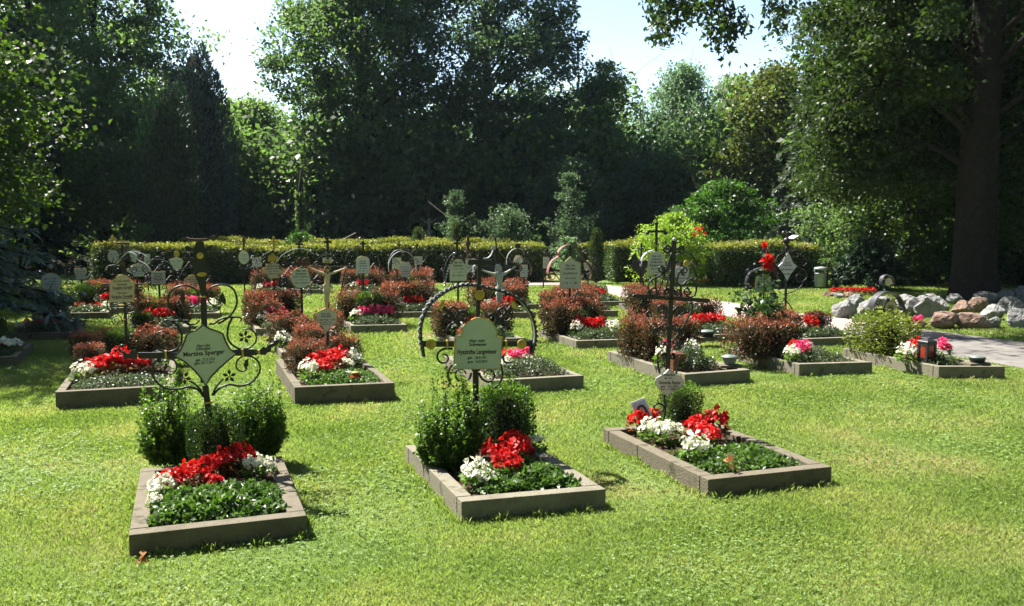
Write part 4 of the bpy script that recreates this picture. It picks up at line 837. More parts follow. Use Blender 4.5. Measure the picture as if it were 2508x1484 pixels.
def begonia(name, petal, leafm, seed, nfl=46, nlf=70):
    rng = np.random.default_rng(seed); root = empty(name); P = []; D = []; Nn = []; Ls = []
    nb = nfl; a = rng.uniform(0, 2 * PI, nb); r_ = 0.46 * np.sqrt(rng.uniform(0, 1, nb)); z = 0.36 + 0.62 * np.sqrt(np.clip(1 - (r_ / .56) ** 2, 0, 1)) * rng.uniform(.42, 1.14, nb)
    C = np.c_[r_ * np.cos(a), r_ * np.sin(a), z]; ou = unit(np.c_[C[:, :2] * 1.6, np.full(nb, .55)] + rng.normal(0, .3, (nb, 3)))
    for j in range(5):
        t1 = unit(np.cross(ou, np.array([0.3, 0.2, 1.0]))); t2 = np.cross(ou, t1); an = j * 2 * PI / 5 + rng.uniform(0, .5, nb)
        d = t1 * np.cos(an)[:, None] + t2 * np.sin(an)[:, None] + ou * rng.uniform(.15, .8, nb)[:, None]
        P.append(C); D.append(d); Nn.append(ou + rng.normal(0, .25, (nb, 3))); Ls.append(rng.uniform(.09, .15, nb))
    P = np.vstack(P); D = np.vstack(D); Nn = np.vstack(Nn); Ls = np.concatenate(Ls)
    V, F = cards(P, D, Nn, Ls, Ls * 1.05, .1); link('blossoms', np_mesh('blossoms', V, F, [petal]), root)
    a = rng.uniform(0, 2 * PI, nlf); r_ = 0.44 * np.sqrt(rng.uniform(0.02, 1, nlf)); z = .10 + .55 * rng.uniform(0, 1, nlf) * np.sqrt(np.clip(1 - (r_ / .52) ** 2, 0.05, 1))
    P = np.c_[r_ * np.cos(a), r_ * np.sin(a), z]; D = np.c_[np.cos(a), np.sin(a), rng.uniform(-.3, .5, nlf)] + rng.normal(0, .3, (nlf, 3)); Ls = rng.uniform(.16, .28, nlf)
    V, F = cards(P, D, np.c_[np.zeros((nlf, 2)), np.ones(nlf)] + rng.normal(0, .35, (nlf, 3)), Ls, Ls * .85, .12); lf = link('leaves', np_mesh('leaves', V, F, [leafm]), root)
    PROTO[name] = (root, False)
for i in range(3):
    sfx = '' if i == 0 else '.%03d' % i
    begonia('red_begonia' + sfx, 'fl_red', 'bg_bronze' if i != 1 else 'bg_leaf', 330 + i, 58)
    begonia('white_begonia' + sfx, 'fl_white', 'bg_leaf', 340 + i, 42)
    begonia('pink_begonia' + sfx, 'fl_pink', 'bg_leaf' if i else 'bg_bronze', 350 + i, 54)
COUNT = {}
ORD = ['first', 'second', 'third', 'fourth', 'fifth', 'sixth', 'seventh', 'eighth', 'ninth', 'tenth']
QUEUE = []
def plant(kind, k, x, y, wpx, hpx, note=None, z=0.09, Y=None):
    "base centre as measured, width and height in the photograph's pixels -> metres at that distance"
    z += GR[k]['h'] - .12; c = G(x, y, z); w_ = wpx / FP * c.y; h_ = hpx / FP * c.y
    if kind in ('red', 'white', 'pink'): s_ = 1.12 if k[0] == 'A' else 1.28; w_ *= s_ * .97; h_ *= s_
    QUEUE.append((kind, k, c, w_, h_, note, x))
def plant_uv(kind, k, u, v, w_, h_, note=None):
    c = gp(k, u, v, GR[k]['h'] - .03); QUEUE.append((kind, k, c, w_, h_, note, CX + FP * c.x / c.y))
WORDS = {'barb': ('reddish clipped barberry bush', 'barberry', 'barberry bushes on the graves'), 'ball': ('round clipped box ball', 'box bush', 'clipped box on the graves'),
         'block': ('square clipped box bush', 'box bush', 'clipped box on the graves'), 'dome': ('dark dome-clipped box bush', 'box bush', 'clipped box on the graves'),
         'sprig': ('loose green sprigged shrub', 'shrub', 'loose green shrubs on the graves'), 'yshrub': ('yellow-green clipped shrub', 'shrub', None),
         'red': ('red begonia', 'begonia', 'red begonias'), 'white': ('white begonia', 'begonia', 'white begonias'), 'pink': ('pink begonia', 'begonia', 'pink begonias')}
def flush():
    groups = {}
    for q in QUEUE: groups.setdefault((q[1], q[0]), []).append(q)
    rr = random.Random(5); cnt = {}
    for (k, kind), lst in groups.items():
        lst.sort(key=lambda q: q[6]); base, cat, grp = WORDS[kind]; ref = GR[k]['ref'].replace('the ', '', 1)
        for i, q in enumerate(lst):
            n = len(lst)
            which = '' if n == 1 else (('left ' if i == 0 else 'right ') if n == 2 else ORD[i] + ' ')
            pos = '' if n <= 2 else 'from left '
            lab = q[5] or (f'{which}{base} {pos}on {ref}')
            cnt[kind] = cnt.get(kind, 0) + 1; j = cnt[kind]
            pr = {'barb': PB[(j * 5 + j // 4) % 6], 'ball': 'box_ball', 'block': 'box_block', 'dome': 'box_dome', 'sprig': ['spirea_shrub', 'spirea_shrub.001', 'spirea_shrub.002'][j % 3], 'yshrub': 'clipped_shrub'}.get(kind)
            if pr is None: pr = {'red': 'red_begonia', 'white': 'white_begonia', 'pink': 'pink_begonia'}[kind] + ('' if j % 3 == 0 else '.%03d' % (j % 3))
            d = q[3] * rr.uniform(.92, 1.05)
            place(pr, q[2], (q[3] * 1.04, d, q[4]), rr.uniform(0, 6.28) if kind not in ('barb', 'block') else GR[k]['a'] + rr.choice([0, PI / 2, PI]), lab[0].upper() + lab[1:] if False else lab, cat, grp)
# --- front row
plant('sprig', 'A1', 416, 1130, 134, 216); plant('sprig', 'A1', 638, 1110, 122, 200); plant('dome', 'A1', 529, 1152, 104, 146)
for x, y, w_, h_ in ((425, 1212, 66, 62), (465, 1202, 64, 66), (505, 1190, 66, 70), (545, 1178, 64, 72), (585, 1162, 62, 74), (608, 1152, 40, 50), (522, 1203, 46, 40)): plant('red', 'A1', x, y, w_, h_)
for x, y, w_, h_ in ((398, 1228, 58, 62), (378, 1250, 36, 40), (622, 1172, 50, 55), (655, 1168, 46, 46)): plant('white', 'A1', x, y, w_, h_)
plant('sprig', 'A2', 1100, 1140, 165, 222); plant('block', 'A2', 1240, 1105, 112, 155); plant('sprig', 'A2', 1215, 1085, 150, 165)
for x, y, w_, h_ in ((1216, 1165, 76, 80), (1262, 1152, 74, 86), (1242, 1178, 66, 66), (1285, 1140, 40, 50)): plant('red', 'A2', x, y, w_, h_)
for x, y, w_, h_ in ((1163, 1196, 66, 68), (1192, 1200, 44, 44), (1312, 1112, 46, 46)): plant('white', 'A2', x, y, w_, h_)
plant('block', 'A3', 1666, 1052, 84, 108)
for x, y, w_, h_ in ((1562, 1062, 50, 52), (1597, 1052, 44, 48), (1712, 1086, 72, 64), (1746, 1078, 74, 72), (1732, 1106, 60, 60), (1690, 1070, 40, 40)): plant('red', 'A3', x, y, w_, h_)
for x, y, w_, h_ in ((1586, 1082, 44, 52), (1616, 1092, 56, 60), (1644, 1090, 54, 54), (1700, 1132, 64, 66)): plant('white', 'A3', x, y, w_, h_)
# --- second row
for x, y, w_, h_ in ((222, 905, 62, 62), (262, 880, 60, 62), (205, 868, 46, 50), (372, 880, 70, 70), (405, 868, 50, 56)): plant('barb', 'B1', x, y, w_, h_)
plant('ball', 'B1', 302, 880, 74, 72); plant('ball', 'B1', 352, 818, 44, 52)
for x, y, w_, h_ in ((238, 926, 50, 42), (270, 922, 52, 46), (300, 922, 50, 56), (326, 920, 46, 42), (350, 915, 40, 34), (345, 838, 30, 28), (378, 836, 30, 26)): plant('red', 'B1', x, y, w_, h_)
for x, y, w_, h_ in ((204, 938, 42, 42), (225, 922, 26, 26), (386, 908, 36, 36)): plant('white', 'B1', x, y, w_, h_)
for x, y, w_, h_ in ((748, 912, 80, 74), (770, 868, 90, 70), (844, 890, 62, 62), (812, 882, 44, 52)): plant('barb', 'B2', x, y, w_, h_)
for x, y, w_, h_ in ((775, 918, 46, 44), (806, 918, 52, 50), (830, 908, 44, 48), (790, 928, 44, 38), (828, 890, 26, 30)): plant('red', 'B2', x, y, w_, h_)
for x, y, w_, h_ in ((758, 936, 44, 44), (862, 904, 38, 38), (848, 914, 30, 30)): plant('white', 'B2', x, y, w_, h_)
for x, y, w_, h_ in ((1236, 900, 34, 34),): plant('red', 'B3', x, y, w_, h_)
for x, y, w_, h_ in ((1262, 905, 40, 40), (1286, 896, 36, 36)): plant('pink', 'B3', x, y, w_, h_)
for x, y, w_, h_ in ((1236, 918, 36, 36),): plant('white', 'B3', x, y, w_, h_)
plant('barb', 'B3', 1160, 872, 72, 66); plant('dome', 'B3', 1205, 860, 50, 60)
for x, y, w_, h_ in ((1548, 876, 62, 96), (1590, 882, 74, 92), (1672, 868, 60, 84)): plant('barb', 'B4', x, y, w_, h_)
plant('white', 'B4', 1622, 902, 34, 46); plant('pink', 'B4', 1634, 896, 26, 50); plant('white', 'B4', 1692, 875, 34, 34)
for x, y, w_, h_ in ((1832, 876, 92, 92), (1886, 870, 90, 84), (1926, 842, 60, 74)): plant('barb', 'B5', x, y, w_, h_)
plant('dome', 'B5', 1880, 832, 66, 90)
plant('red', 'B5', 1948, 882, 36, 38); plant('white', 'B5', 1938, 890, 34, 36); plant('pink', 'B5', 1964, 886, 38, 42); plant('white', 'B5', 1976, 872, 26, 28)
plant('yshrub', 'B6', 2164, 866, 134, 94); plant('white', 'B6', 2218, 890, 40, 38); plant('red', 'B6', 2240, 886, 38, 46); plant('pink', 'B6', 2306, 884, 38, 42)
# --- shaded graves at the left
for k, ws in (('S1', 'ball'), ('S2', 'dome'), ('S3', 'dome')):
    plant_uv(ws, k, .5, .68, .34, .42)
    for i in range(5): plant_uv('red' if k != 'S2' else 'pink', k, .16 + i * .15, .44 + .05 * (i % 2), .15, .15)
    plant_uv('white', k, .90, .43, .15, .16); plant_uv('white', k, .06 if k == 'S2' else .12, .34, .13, .13) if k != 'S3' else None
plant_uv('white', 'S1', .78, .36, .22, .2)
# --- the many graves behind
def std(k, fl='red', bars=((.2, .74, .42, .44), (.8, .74, .40, .42)), center='ball', n=3, whites=(.16,), extra=(), vfl=.46):
    for (u, v, w_, h_) in bars: plant_uv('barb', k, u, v, w_, h_)
    if center: plant_uv(center, k, .5, .70, .30, .34)
    for i in range(n): plant_uv(fl, k, .34 + i * .155, vfl, .20, .26)
    for u in whites: plant_uv('white', k, u, vfl - .05, .20, .22)
    for e in extra: plant_uv(e[0], k, *e[1:])
std('C2b', 'red', ((.22, .62, .42, .36), (.62, .52, .42, .30), (.85, .82, .34, .36)), None, 1, (.08,), (('white', .18, .36, .14, .15),))
std('C0', 'red', ((.25, .75, .36, .36), (.75, .72, .40, .36)), 'ball', 3, ())
std('C0b', 'pink', ((.22, .72, .40, .42), (.80, .75, .34, .40)), 'ball', 3, (.86,))
std('C1', 'pink', ((.16, .78, .42, .46), (.62, .8, .42, .46), (.25, .55, .40, .36)), None, 2, (.18,), (('red', .55, .62, .16, .28),))
std('C2', 'pink', ((.14, .72, .36, .42), (.85, .72, .38, .44)), None, 4, (.20,), (('block', .5, .64, .36, .42),))
std('D1', 'red', ((.16, .66, .42, .44), (.72, .7, .50, .46)), None, 3, (.2, .9), (('ball', .6, .86, .4, .46),))
std('C3', 'red', ((.12, .66, .40, .42), (.86, .70, .38, .40)), 'ball', 2, (.16,), (('sprig', .6, .52, .3, .26),))
std('C4', 'red', ((.18, .66, .42, .42), (.44, .86, .40, .44), (.80, .9, .34, .42)), 'dome', 3, (.26, .86))
std('D3', 'red', ((.14, .72, .4, .44), (.84, .76, .36, .4)), None, 3, (.18,), (('ball', .45, .72, .38, .36),))
std('D3b', 'red', ((.2, .7, .38, .42), (.8, .72, .38, .42)), 'ball', 3, (.18,))
std('D4', 'pink', ((.18, .7, .44, .42),), 'dome', 1, (), (('barb', .7, .8, .4, .44),))
std('D4b', 'red', ((.22, .74, .40, .38), (.76, .8, .34, .36)), 'ball', 2, (.2,))
std('D4c', 'red', ((.2, .7, .36, .34),), 'ball', 3, (.2,), (('ball', .72, .72, .32, .30),))
std('E', 'red', ((.16, .76, .40, .42), (.55, .62, .38, .38), (.86, .72, .30, .36)), None, 2, (.3,))
std('E0', 'red', ((.2, .7, .38, .38), (.8, .7, .32, .32)), 'ball', 2, (.2,))
std('F', 'red', ((.14, .74, .38, .42), (.86, .76, .32, .38)), 'dome', 4, (.24,))
std('G', 'red', ((.16, .76, .36, .32), (.86, .78, .28, .26)), None, 2, (.16, .26), (('red', .22, .54, .2, .24),))
for kk, fl in (('H1', 'red'), ('H2', 'red'), ('H3', 'red'), ('H4', 'red'), ('H5', 'red'), ('S4', 'red')): std(kk, fl, ((.2, .74, .40, .44), (.8, .74, .40, .42)), 'ball', 2, (.18,) if kk != 'H4' else (.86,))
flush()
# ground cover in the front part of each bed: a mat of leaves nobody could count
def mat_cover(k, u0, u1, v0, v1, n, leaf, mat, h, seed, label, dome=1.0):
    rng = np.random.default_rng(seed); g = GR[k]
    u = rng.uniform(0, 1, n); v = rng.uniform(0, 1, n)
    edge = np.minimum(np.minimum(u, 1 - u), np.minimum(v, 1 - v)); pr = np.clip(edge * 9 + .25 + .4 * np.sin(u * 13 + seed) * np.sin(v * 11), 0, 1); kp = rng.uniform(0, 1, n) < pr
    u = u[kp]; v = v[kp]; n = len(u)
    x = u0 + (u1 - u0) * u; y = v0 + (v1 - v0) * v
    hh = h * (0.35 + .65 * np.clip(np.minimum(np.minimum(u, 1 - u), np.minimum(v, 1 - v)) * 4 * dome, 0, 1)) * (1 + .35 * np.sin(u * 17 + seed) * np.sin(v * 15 + 1))
    z = g['h'] - .03 + hh * rng.uniform(0.1, 1, n) ** .6
    P = np.c_[g['FL'].x + g['ex'].x * x * g['w'] + EY.x * y * g['L'], g['FL'].y + g['ex'].y * x * g['w'] + EY.y * y * g['L'], z]
    o = leaves('ground_cover', P, leaf, leaf * .55, [mat], rng, bias=(0, 0, .15), up=(0, 0, 1.3)); tag(o, label + ' on ' + g['ref'].replace('the ', '', 1), 'ground cover', kind='stuff')
mat_cover('A1', .10, .90, .10, .50, 5200, 0.034, 'mat_gloss', 0.085, 1, 'glossy green ground cover')
mat_cover('A2', .18, .90, .10, .46, 4400, 0.033, 'mat_gloss', 0.08, 2, 'glossy green ground cover')
mat_cover('A3', .12, .88, .10, .46, 2700, 0.034, 'mat_gloss', 0.06, 3, 'glossy green ground cover')
mat_cover('B1', .10, .90, .06, .34, 4200, 0.022, 'mat_grey', 0.08, 4, 'fine-leaved ground cover')
mat_cover('B2', .14, .90, .06, .38, 3600, 0.030, 'mat_gloss', 0.08, 5, 'glossy green ground cover')
mat_cover('B3', .08, .92, .06, .46, 5200, 0.022, 'mat_grey', 0.15, 6, 'mounded fine-leaved ground cover')
mat_cover('B4', .06, .66, .08, .38, 6200, 0.022, 'mat_grey', 0.24, 7, 'mounded fine-leaved ground cover', .7)
mat_cover('B5', .08, .84, .06, .62, 5200, 0.022, 'mat_grey', 0.13, 8, 'mounded fine-leaved ground cover')
mat_cover('B6', .08, .60, .10, .46, 2600, 0.024, 'mat_grey', 0.10, 9, 'fine-leaved ground cover')
for i, k in enumerate([q for q in GR if q[0] in 'SCDEFGH']):
    far_ = GR[k]['FL'].y > 13
    mat_cover(k, .10, .92, .07, .42, 1700 if far_ else 3000, 0.040 if far_ else 0.028, 'mat_grey', 0.12, 20 + i, 'fine-leaved ground cover')
# ------------------------------------------------------------------ climbing rose on the grave, a rose stem, marigolds, pot, red bed, green bed
def rose_bush(name, label, base, h, w_, seed, blooms, n=420):
    rng = np.random.default_rng(seed); root = empty(name, base); tag(root, label, 'rose'); st = MB(); P = []
    for i in range(9):
        a = rng.uniform(0, 2 * PI); r1 = w_ * .5 * rng.uniform(.3, 1.0); hh = h * rng.uniform(.35, .66); pts = [(0, 0, 0), (math.cos(a) * r1 * .35, math.sin(a) * r1 * .35, hh * .6), (math.cos(a) * r1, math.sin(a) * r1, hh)]
        st.tube(pts, [.009, .006, .003], 5); s = rng.uniform(.25, 1, n // 9)[:, None]; q = (1 - s) ** 2 * np.array(pts[0]) + 2 * s * (1 - s) * np.array(pts[1]) + s * s * np.array(pts[2]); P.append(q + rng.normal(0, w_ * .09, q.shape))
    st.tube([(0, 0, 0), (.02, 0, h * .6), (0.01, .0, h * .98)], [.01, .007, .003], 5)
    s = rng.uniform(.5, .92, 30); P.append(np.c_[rng.normal(0.01, .05, 30), rng.normal(0, .05, 30), s * h]); st.build('stems', 'twig', root)
    P = np.vstack(P); leaves('foliage', P, .062, .046, ['rose_leaf'], rng, bias=(0, 0, 0), up=(0, 0, 1.2), parent=root)
    for (dx, dz, r_) in blooms:
        k = 34; q = rng.normal(0, r_ * .33, (k, 3)) + np.array([dx, 0, dz]); leaves('bloom', q, r_, r_ * .9, ['fl_red'], rng, bias=(0, 0, .4), parent=root)
c = gp('B5', .50, .80, .09); Yr = c.y
rx = (1868 - CX) / FP * Yr; bl = [((x - 1868) / FP * Yr, top_z(y, Yr) - .09, r_ / FP * Yr) for x, y, r_ in ((1877, 636, 13), (1886, 640, 11), (1880, 652, 12), (1872, 601, 8))]
rose_bush('climbing_rose', 'tall rose with red blooms growing in front of the half-hidden iron arch', (rx, Yr, .09), top_z(596, Yr) - .09, .62, 401, bl, 1100)
c = G(2246, 872, .09); Yr = c.y
rs = empty('long_stemmed_rose', c); tag(rs, 'single long-stemmed pink rose behind the black lantern', 'rose'); st = MB(); hz = top_z(782, Yr) - .09
st.tube([(0, 0, 0), (.01, 0, hz * .5), (-.012, 0, hz)], [.004, .004, .003], 5); st.build('stem', 'twig', rs)
rng = np.random.default_rng(9)
for dx, dz in ((-.03, 0), (.02, .012), (0, -.006)): leaves('bloom', rng.normal(0, .012, (26, 3)) + np.array([dx, 0, hz + dz]), .035, .032, ['fl_pink'], rng, bias=(0, 0, .3), parent=rs)
leaves('leaf', np.c_[rng.normal(0, .015, 12), rng.normal(0, .015, 12), rng.uniform(.3, .9, 12) * hz], .035, .02, ['box_top'], rng, parent=rs)
def flower_bed(xs, y, kind, grp, lab, wpx=18, hpx=14):
    for i, x in enumerate(xs):
        c = G(x, y, .02); w_ = wpx / FP * c.y
        pr = {'red': 'red_begonia', 'orange': 'orange_marigold'}[kind]
        place(pr, c, (w_, w_, hpx / FP * c.y), i * 1.3, ORD[i] + ' ' + lab, 'flower', grp)
begonia('orange_marigold', 'fl_orange', 'bg_leaf', 360, 60)
flower_bed([1697 + 9.5 * i for i in range(5)], 697, 'orange', 'marigolds across the path', 'orange marigold from left in the sunny bed across the path')
flower_bed([2040 + 14 * i for i in range(8)], 723, 'red', 'red flowers at the foot of the shrubs', 'red bedding plant from left between shrubs and rockery', 20, 20)
c = G(1737, 684); pt = empty('flower_pot', (c.x, c.y + .3, 0)); tag(pt, 'terracotta bowl planted with red flowers by the hedge block', 'flower pot')
q = MB(); q.lathe([(.09, 0), (.13, .05), (.19, .16), (.205, .165), (.205, .185), (.17, .18)], 20); q.build('bowl', 'terracotta', pt, True)
rng = np.random.default_rng(12); leaves('flowers', rng.normal(0, .07, (150, 3)) * np.array([1.2, 1, .6]) + np.array([0, 0, .25]), .05, .04, ['fl_red', 'bg_leaf'], rng, mi=rng.integers(0, 2, 150), parent=pt)
rng = np.random.default_rng(13); c0 = G(1470, 664); n = 1500; P = np.c_[c0.x + rng.normal(0, .32, n), c0.y + .5 + rng.normal(0, .35, n), rng.uniform(.03, .28, n)]
tag(leaves('bedding_plants', P, .07, .06, ['leaf_bright'], rng, up=(0, 0, 1)), 'low green bedding plants behind a row of pale stones', 'bedding', kind='stuff')
# ------------------------------------------------------------------ wrought-iron crosses
DG = None
def text_obj(lines, parent, y, mat='ink', name='lettering'):
    "lines: (string, centre x, centre z, size, width or None)"
    mb = MB()
    for (s, x, z, size, wd) in lines:
        cu = bpy.data.curves.new('t', 'FONT'); cu.body = s; cu.size = size; cu.align_x = 'CENTER'; cu.align_y = 'CENTER'; cu.extrude = 0.0; cu.offset = size * 0.022; cu.resolution_u = 2
        o = bpy.data.objects.new('t', cu); COL.objects.link(o); bpy.context.view_layer.update()
        dg = bpy.context.evaluated_depsgraph_get(); me = bpy.data.meshes.new_from_object(o.evaluated_get(dg))
        xs = [v.co.x for v in me.vertices]; k = 1.0
        if wd and xs: k = wd / max(1e-6, max(xs) - min(xs))
        mb.add([(x + v.co.x * k, y, z + v.co.y) for v in me.vertices], [tuple(p.vertices) for p in me.polygons])
        bpy.data.objects.remove(o); bpy.data.curves.remove(cu); bpy.data.meshes.remove(me)
    return mb.build(name, mat, parent)
def scribble(mb, x0, x1, z, h, y, rng):
    "worn lettering too small to read: a row of pen strokes"
    x = x0
    while x < x1:
        w_ = h * rng.uniform(.12, .28); hh = h * rng.uniform(.55, 1.0); s = h * rng.uniform(-.1, .25)
        mb.add([(x, y, z - hh / 2), (x + w_, y, z - hh / 2), (x + w_ + s, y, z + hh / 2), (x + s, y, z + hh / 2)], [(0, 1, 2, 3)])
        x += w_ + h * rng.uniform(.12, .3) * (4 if rng.random() < .12 else 1)
class Cross:
    def __init__(s, label, px, Y, yaw=16, roll=0.0, name='iron_cross', cat='grave cross', z=0.06, group='wrought-iron grave crosses'):
        s.foot = Vector(((px - CX) / FP * Y, Y, 0)); s.root = empty(name, (s.foot.x, s.foot.y, z)); s.root.rotation_euler = (0, R(roll), R(yaw))
        tag(s.root, label, cat, group); s.Mi = (Matrix.Translation((s.foot.x, s.foot.y, z)) @ s.root.rotation_euler.to_matrix().to_4x4()).inverted()
        s.o = s.Mi @ Vector((0, 0, EYE)); s.zt = 0
    def zoom(s, x0, y0, k):  # register a magnified view of the photograph used for measuring
        s.vx, s.vy, s.vk = x0, y0, k
    def L(s, x, y, yo=0.0, raw=False):
        if not raw: x = s.vx + x * s.vk; y = s.vy + y * s.vk
        d = (s.Mi.to_3x3() @ ray(x, y)); t_ = (yo - s.o.y) / d.y; p = s.o + d * t_; return (p.x, p.z)
    def LL(s, pts, raw=False): return [s.L(x, y, 0, raw) for x, y in pts]
    def m(s, d, raw=False): return d * (1 if raw else s.vk) / FP * s.foot.y
    def bar(s, name, a, b2, w_, th=0.018, mat='iron', y=0.0):
        q = MB(); A = Vector(a); B = Vector(b2); d = B - A; ln = d.length; c = (A + B) / 2; an = math.atan2(d.y, d.x)
        bm = MB(); bm.box((0, 0, 0), (ln, th, w_), bev=min(th, w_) * .15)
        ca, sa = math.cos(an), math.sin(an)
        q.add([(c.x + x * ca - z * sa, yv + y, c.y + x * sa + z * ca) for x, yv, z in bm.v], bm.f); return q.build(name, mat, s.root)
    def scroll(s, pts, r=0.005, name='scroll', mat='iron', y=0.0, taper=True, sub=5):
        p = smooth_path(pts, sub) if sub else pts; k = len(p); rs = [r * (1 - 0.35 * i / (k - 1)) if taper else r for i in range(k)]
        q = MB(); q.tube([(x, y, z) for x, z in p], rs, 6); return q.build(name, mat, s.root, True)
    def plate(s, poly, mat='plate', y=-0.022, th=0.006, rim='gold', rr=0.004, name='name_plate'):
        q = MB(); q.sheet(poly, y, th); o = q.build(name, mat, s.root)
        if rim:
            q = MB(); q.tube([(p[0], y, p[1]) for p in poly + [poly[0], poly[1]]], rr, 5, caps=False); q.build('rim', rim, o)
        return o
    def disc(s, c, r, mat='gold', y=-0.02, name='gilt_disc', sx=1.0):
        q = MB(); q.lathe([(r * .98, y), (r, y + .002), (r, y + .008)], 20, ax=1); q.v = [(c[0] + x * sx, yy, c[1] + z) for x, yy, z in q.v]
        q.lathe([(r * .35, y - .006), (r * .6, y)], 14, c=(0, 0, 0), ax=1); n = 14 * 2; q.v[-n:] = [(c[0] + x * sx, yy, c[1] + z) for x, yy, z in q.v[-n:]]
        return q.build(name, mat, s.root)
    def flower(s, c, r, seed=0, y=-0.012):
        q = MB(); rot = seed * .5
        for i in range(5):
            a = rot + i * 2 * PI / 5; ca, sa = math.cos(a), math.sin(a); pts = [(0.15, 0), (0.55, .26), (.82, .20), (1.08, 0), (.82, -.20), (.55, -.26)]
            q.sheet([(c[0] + r * (u * ca - v * sa), c[1] + r * (u * sa + v * ca)) for u, v in pts], y - .003, .005)
        o = q.build('flower', 'iron', s.root); q = MB(); q.ball((c[0], y - .006, c[1]), r * .2, 2); q.build('flower_centre', 'gold', o, True); return o
    def leaf(s, c, ln, a, w_=.35):
        ca, sa = math.cos(a), math.sin(a); pts = [(0, 0), (.2, w_ * .5), (.45, w_), (.55, w_ * .6), (.75, w_ * .8), (1, 0), (.7, -.05), (.4, -.12)]
        q = MB(); q.sheet([(c[0] + ln * (u * ca - v * sa), c[1] + ln * (u * sa + v * ca)) for u, v in pts], -.004, .006); return q.build('iron_leaf', 'iron', s.root)
    def band(s, c, w_, h_, mat='gold'):
        q = MB(); q.box((c[0], 0, c[1]), (w_, .034, h_), bev=.003); return q.build('clamp_band', mat, s.root)
    def sheet(s, name, poly, mat='iron', y=-.006, th=.010):
        q = MB(); q.sheet(poly, y, th); return q.build(name, mat, s.root)
    def arch(s, pts, w_=.05, th=.006, mat='iron', name='arch', teeth=0.0, sub=6):
        q = MB(); q.strap(smooth_path(pts, sub) if sub else pts, w_, th, teeth=teeth); return q.build(name, mat, s.root)
    def ornament(s, c, r, mat='iron', name='finial'):
        q = MB(); q.ball((c[0], 0, c[1]), r, 2); return q.build(name, mat, s.root, True)
    def smallcross(s, c, h, w_, t_, mat='iron', name='finial_cross'):
        q = MB(); q.box((c[0], 0, c[1]), (t_, t_ * .8, h), bev=t_ * .12); q.box((c[0] - w_ / 4 - t_ / 4, 0, c[1] + h * .14), (w_ / 2 - t_ / 2, t_ * .78, t_), bev=t_ * .12); q.box((c[0] + w_ / 4 + t_ / 4, 0, c[1] + h * .14), (w_ / 2 - t_ / 2, t_ * .78, t_), bev=t_ * .12)
        return q.build(name, mat, s.root)
def mirror(pts, cx): return [(2 * cx - x, z) for x, z in pts]

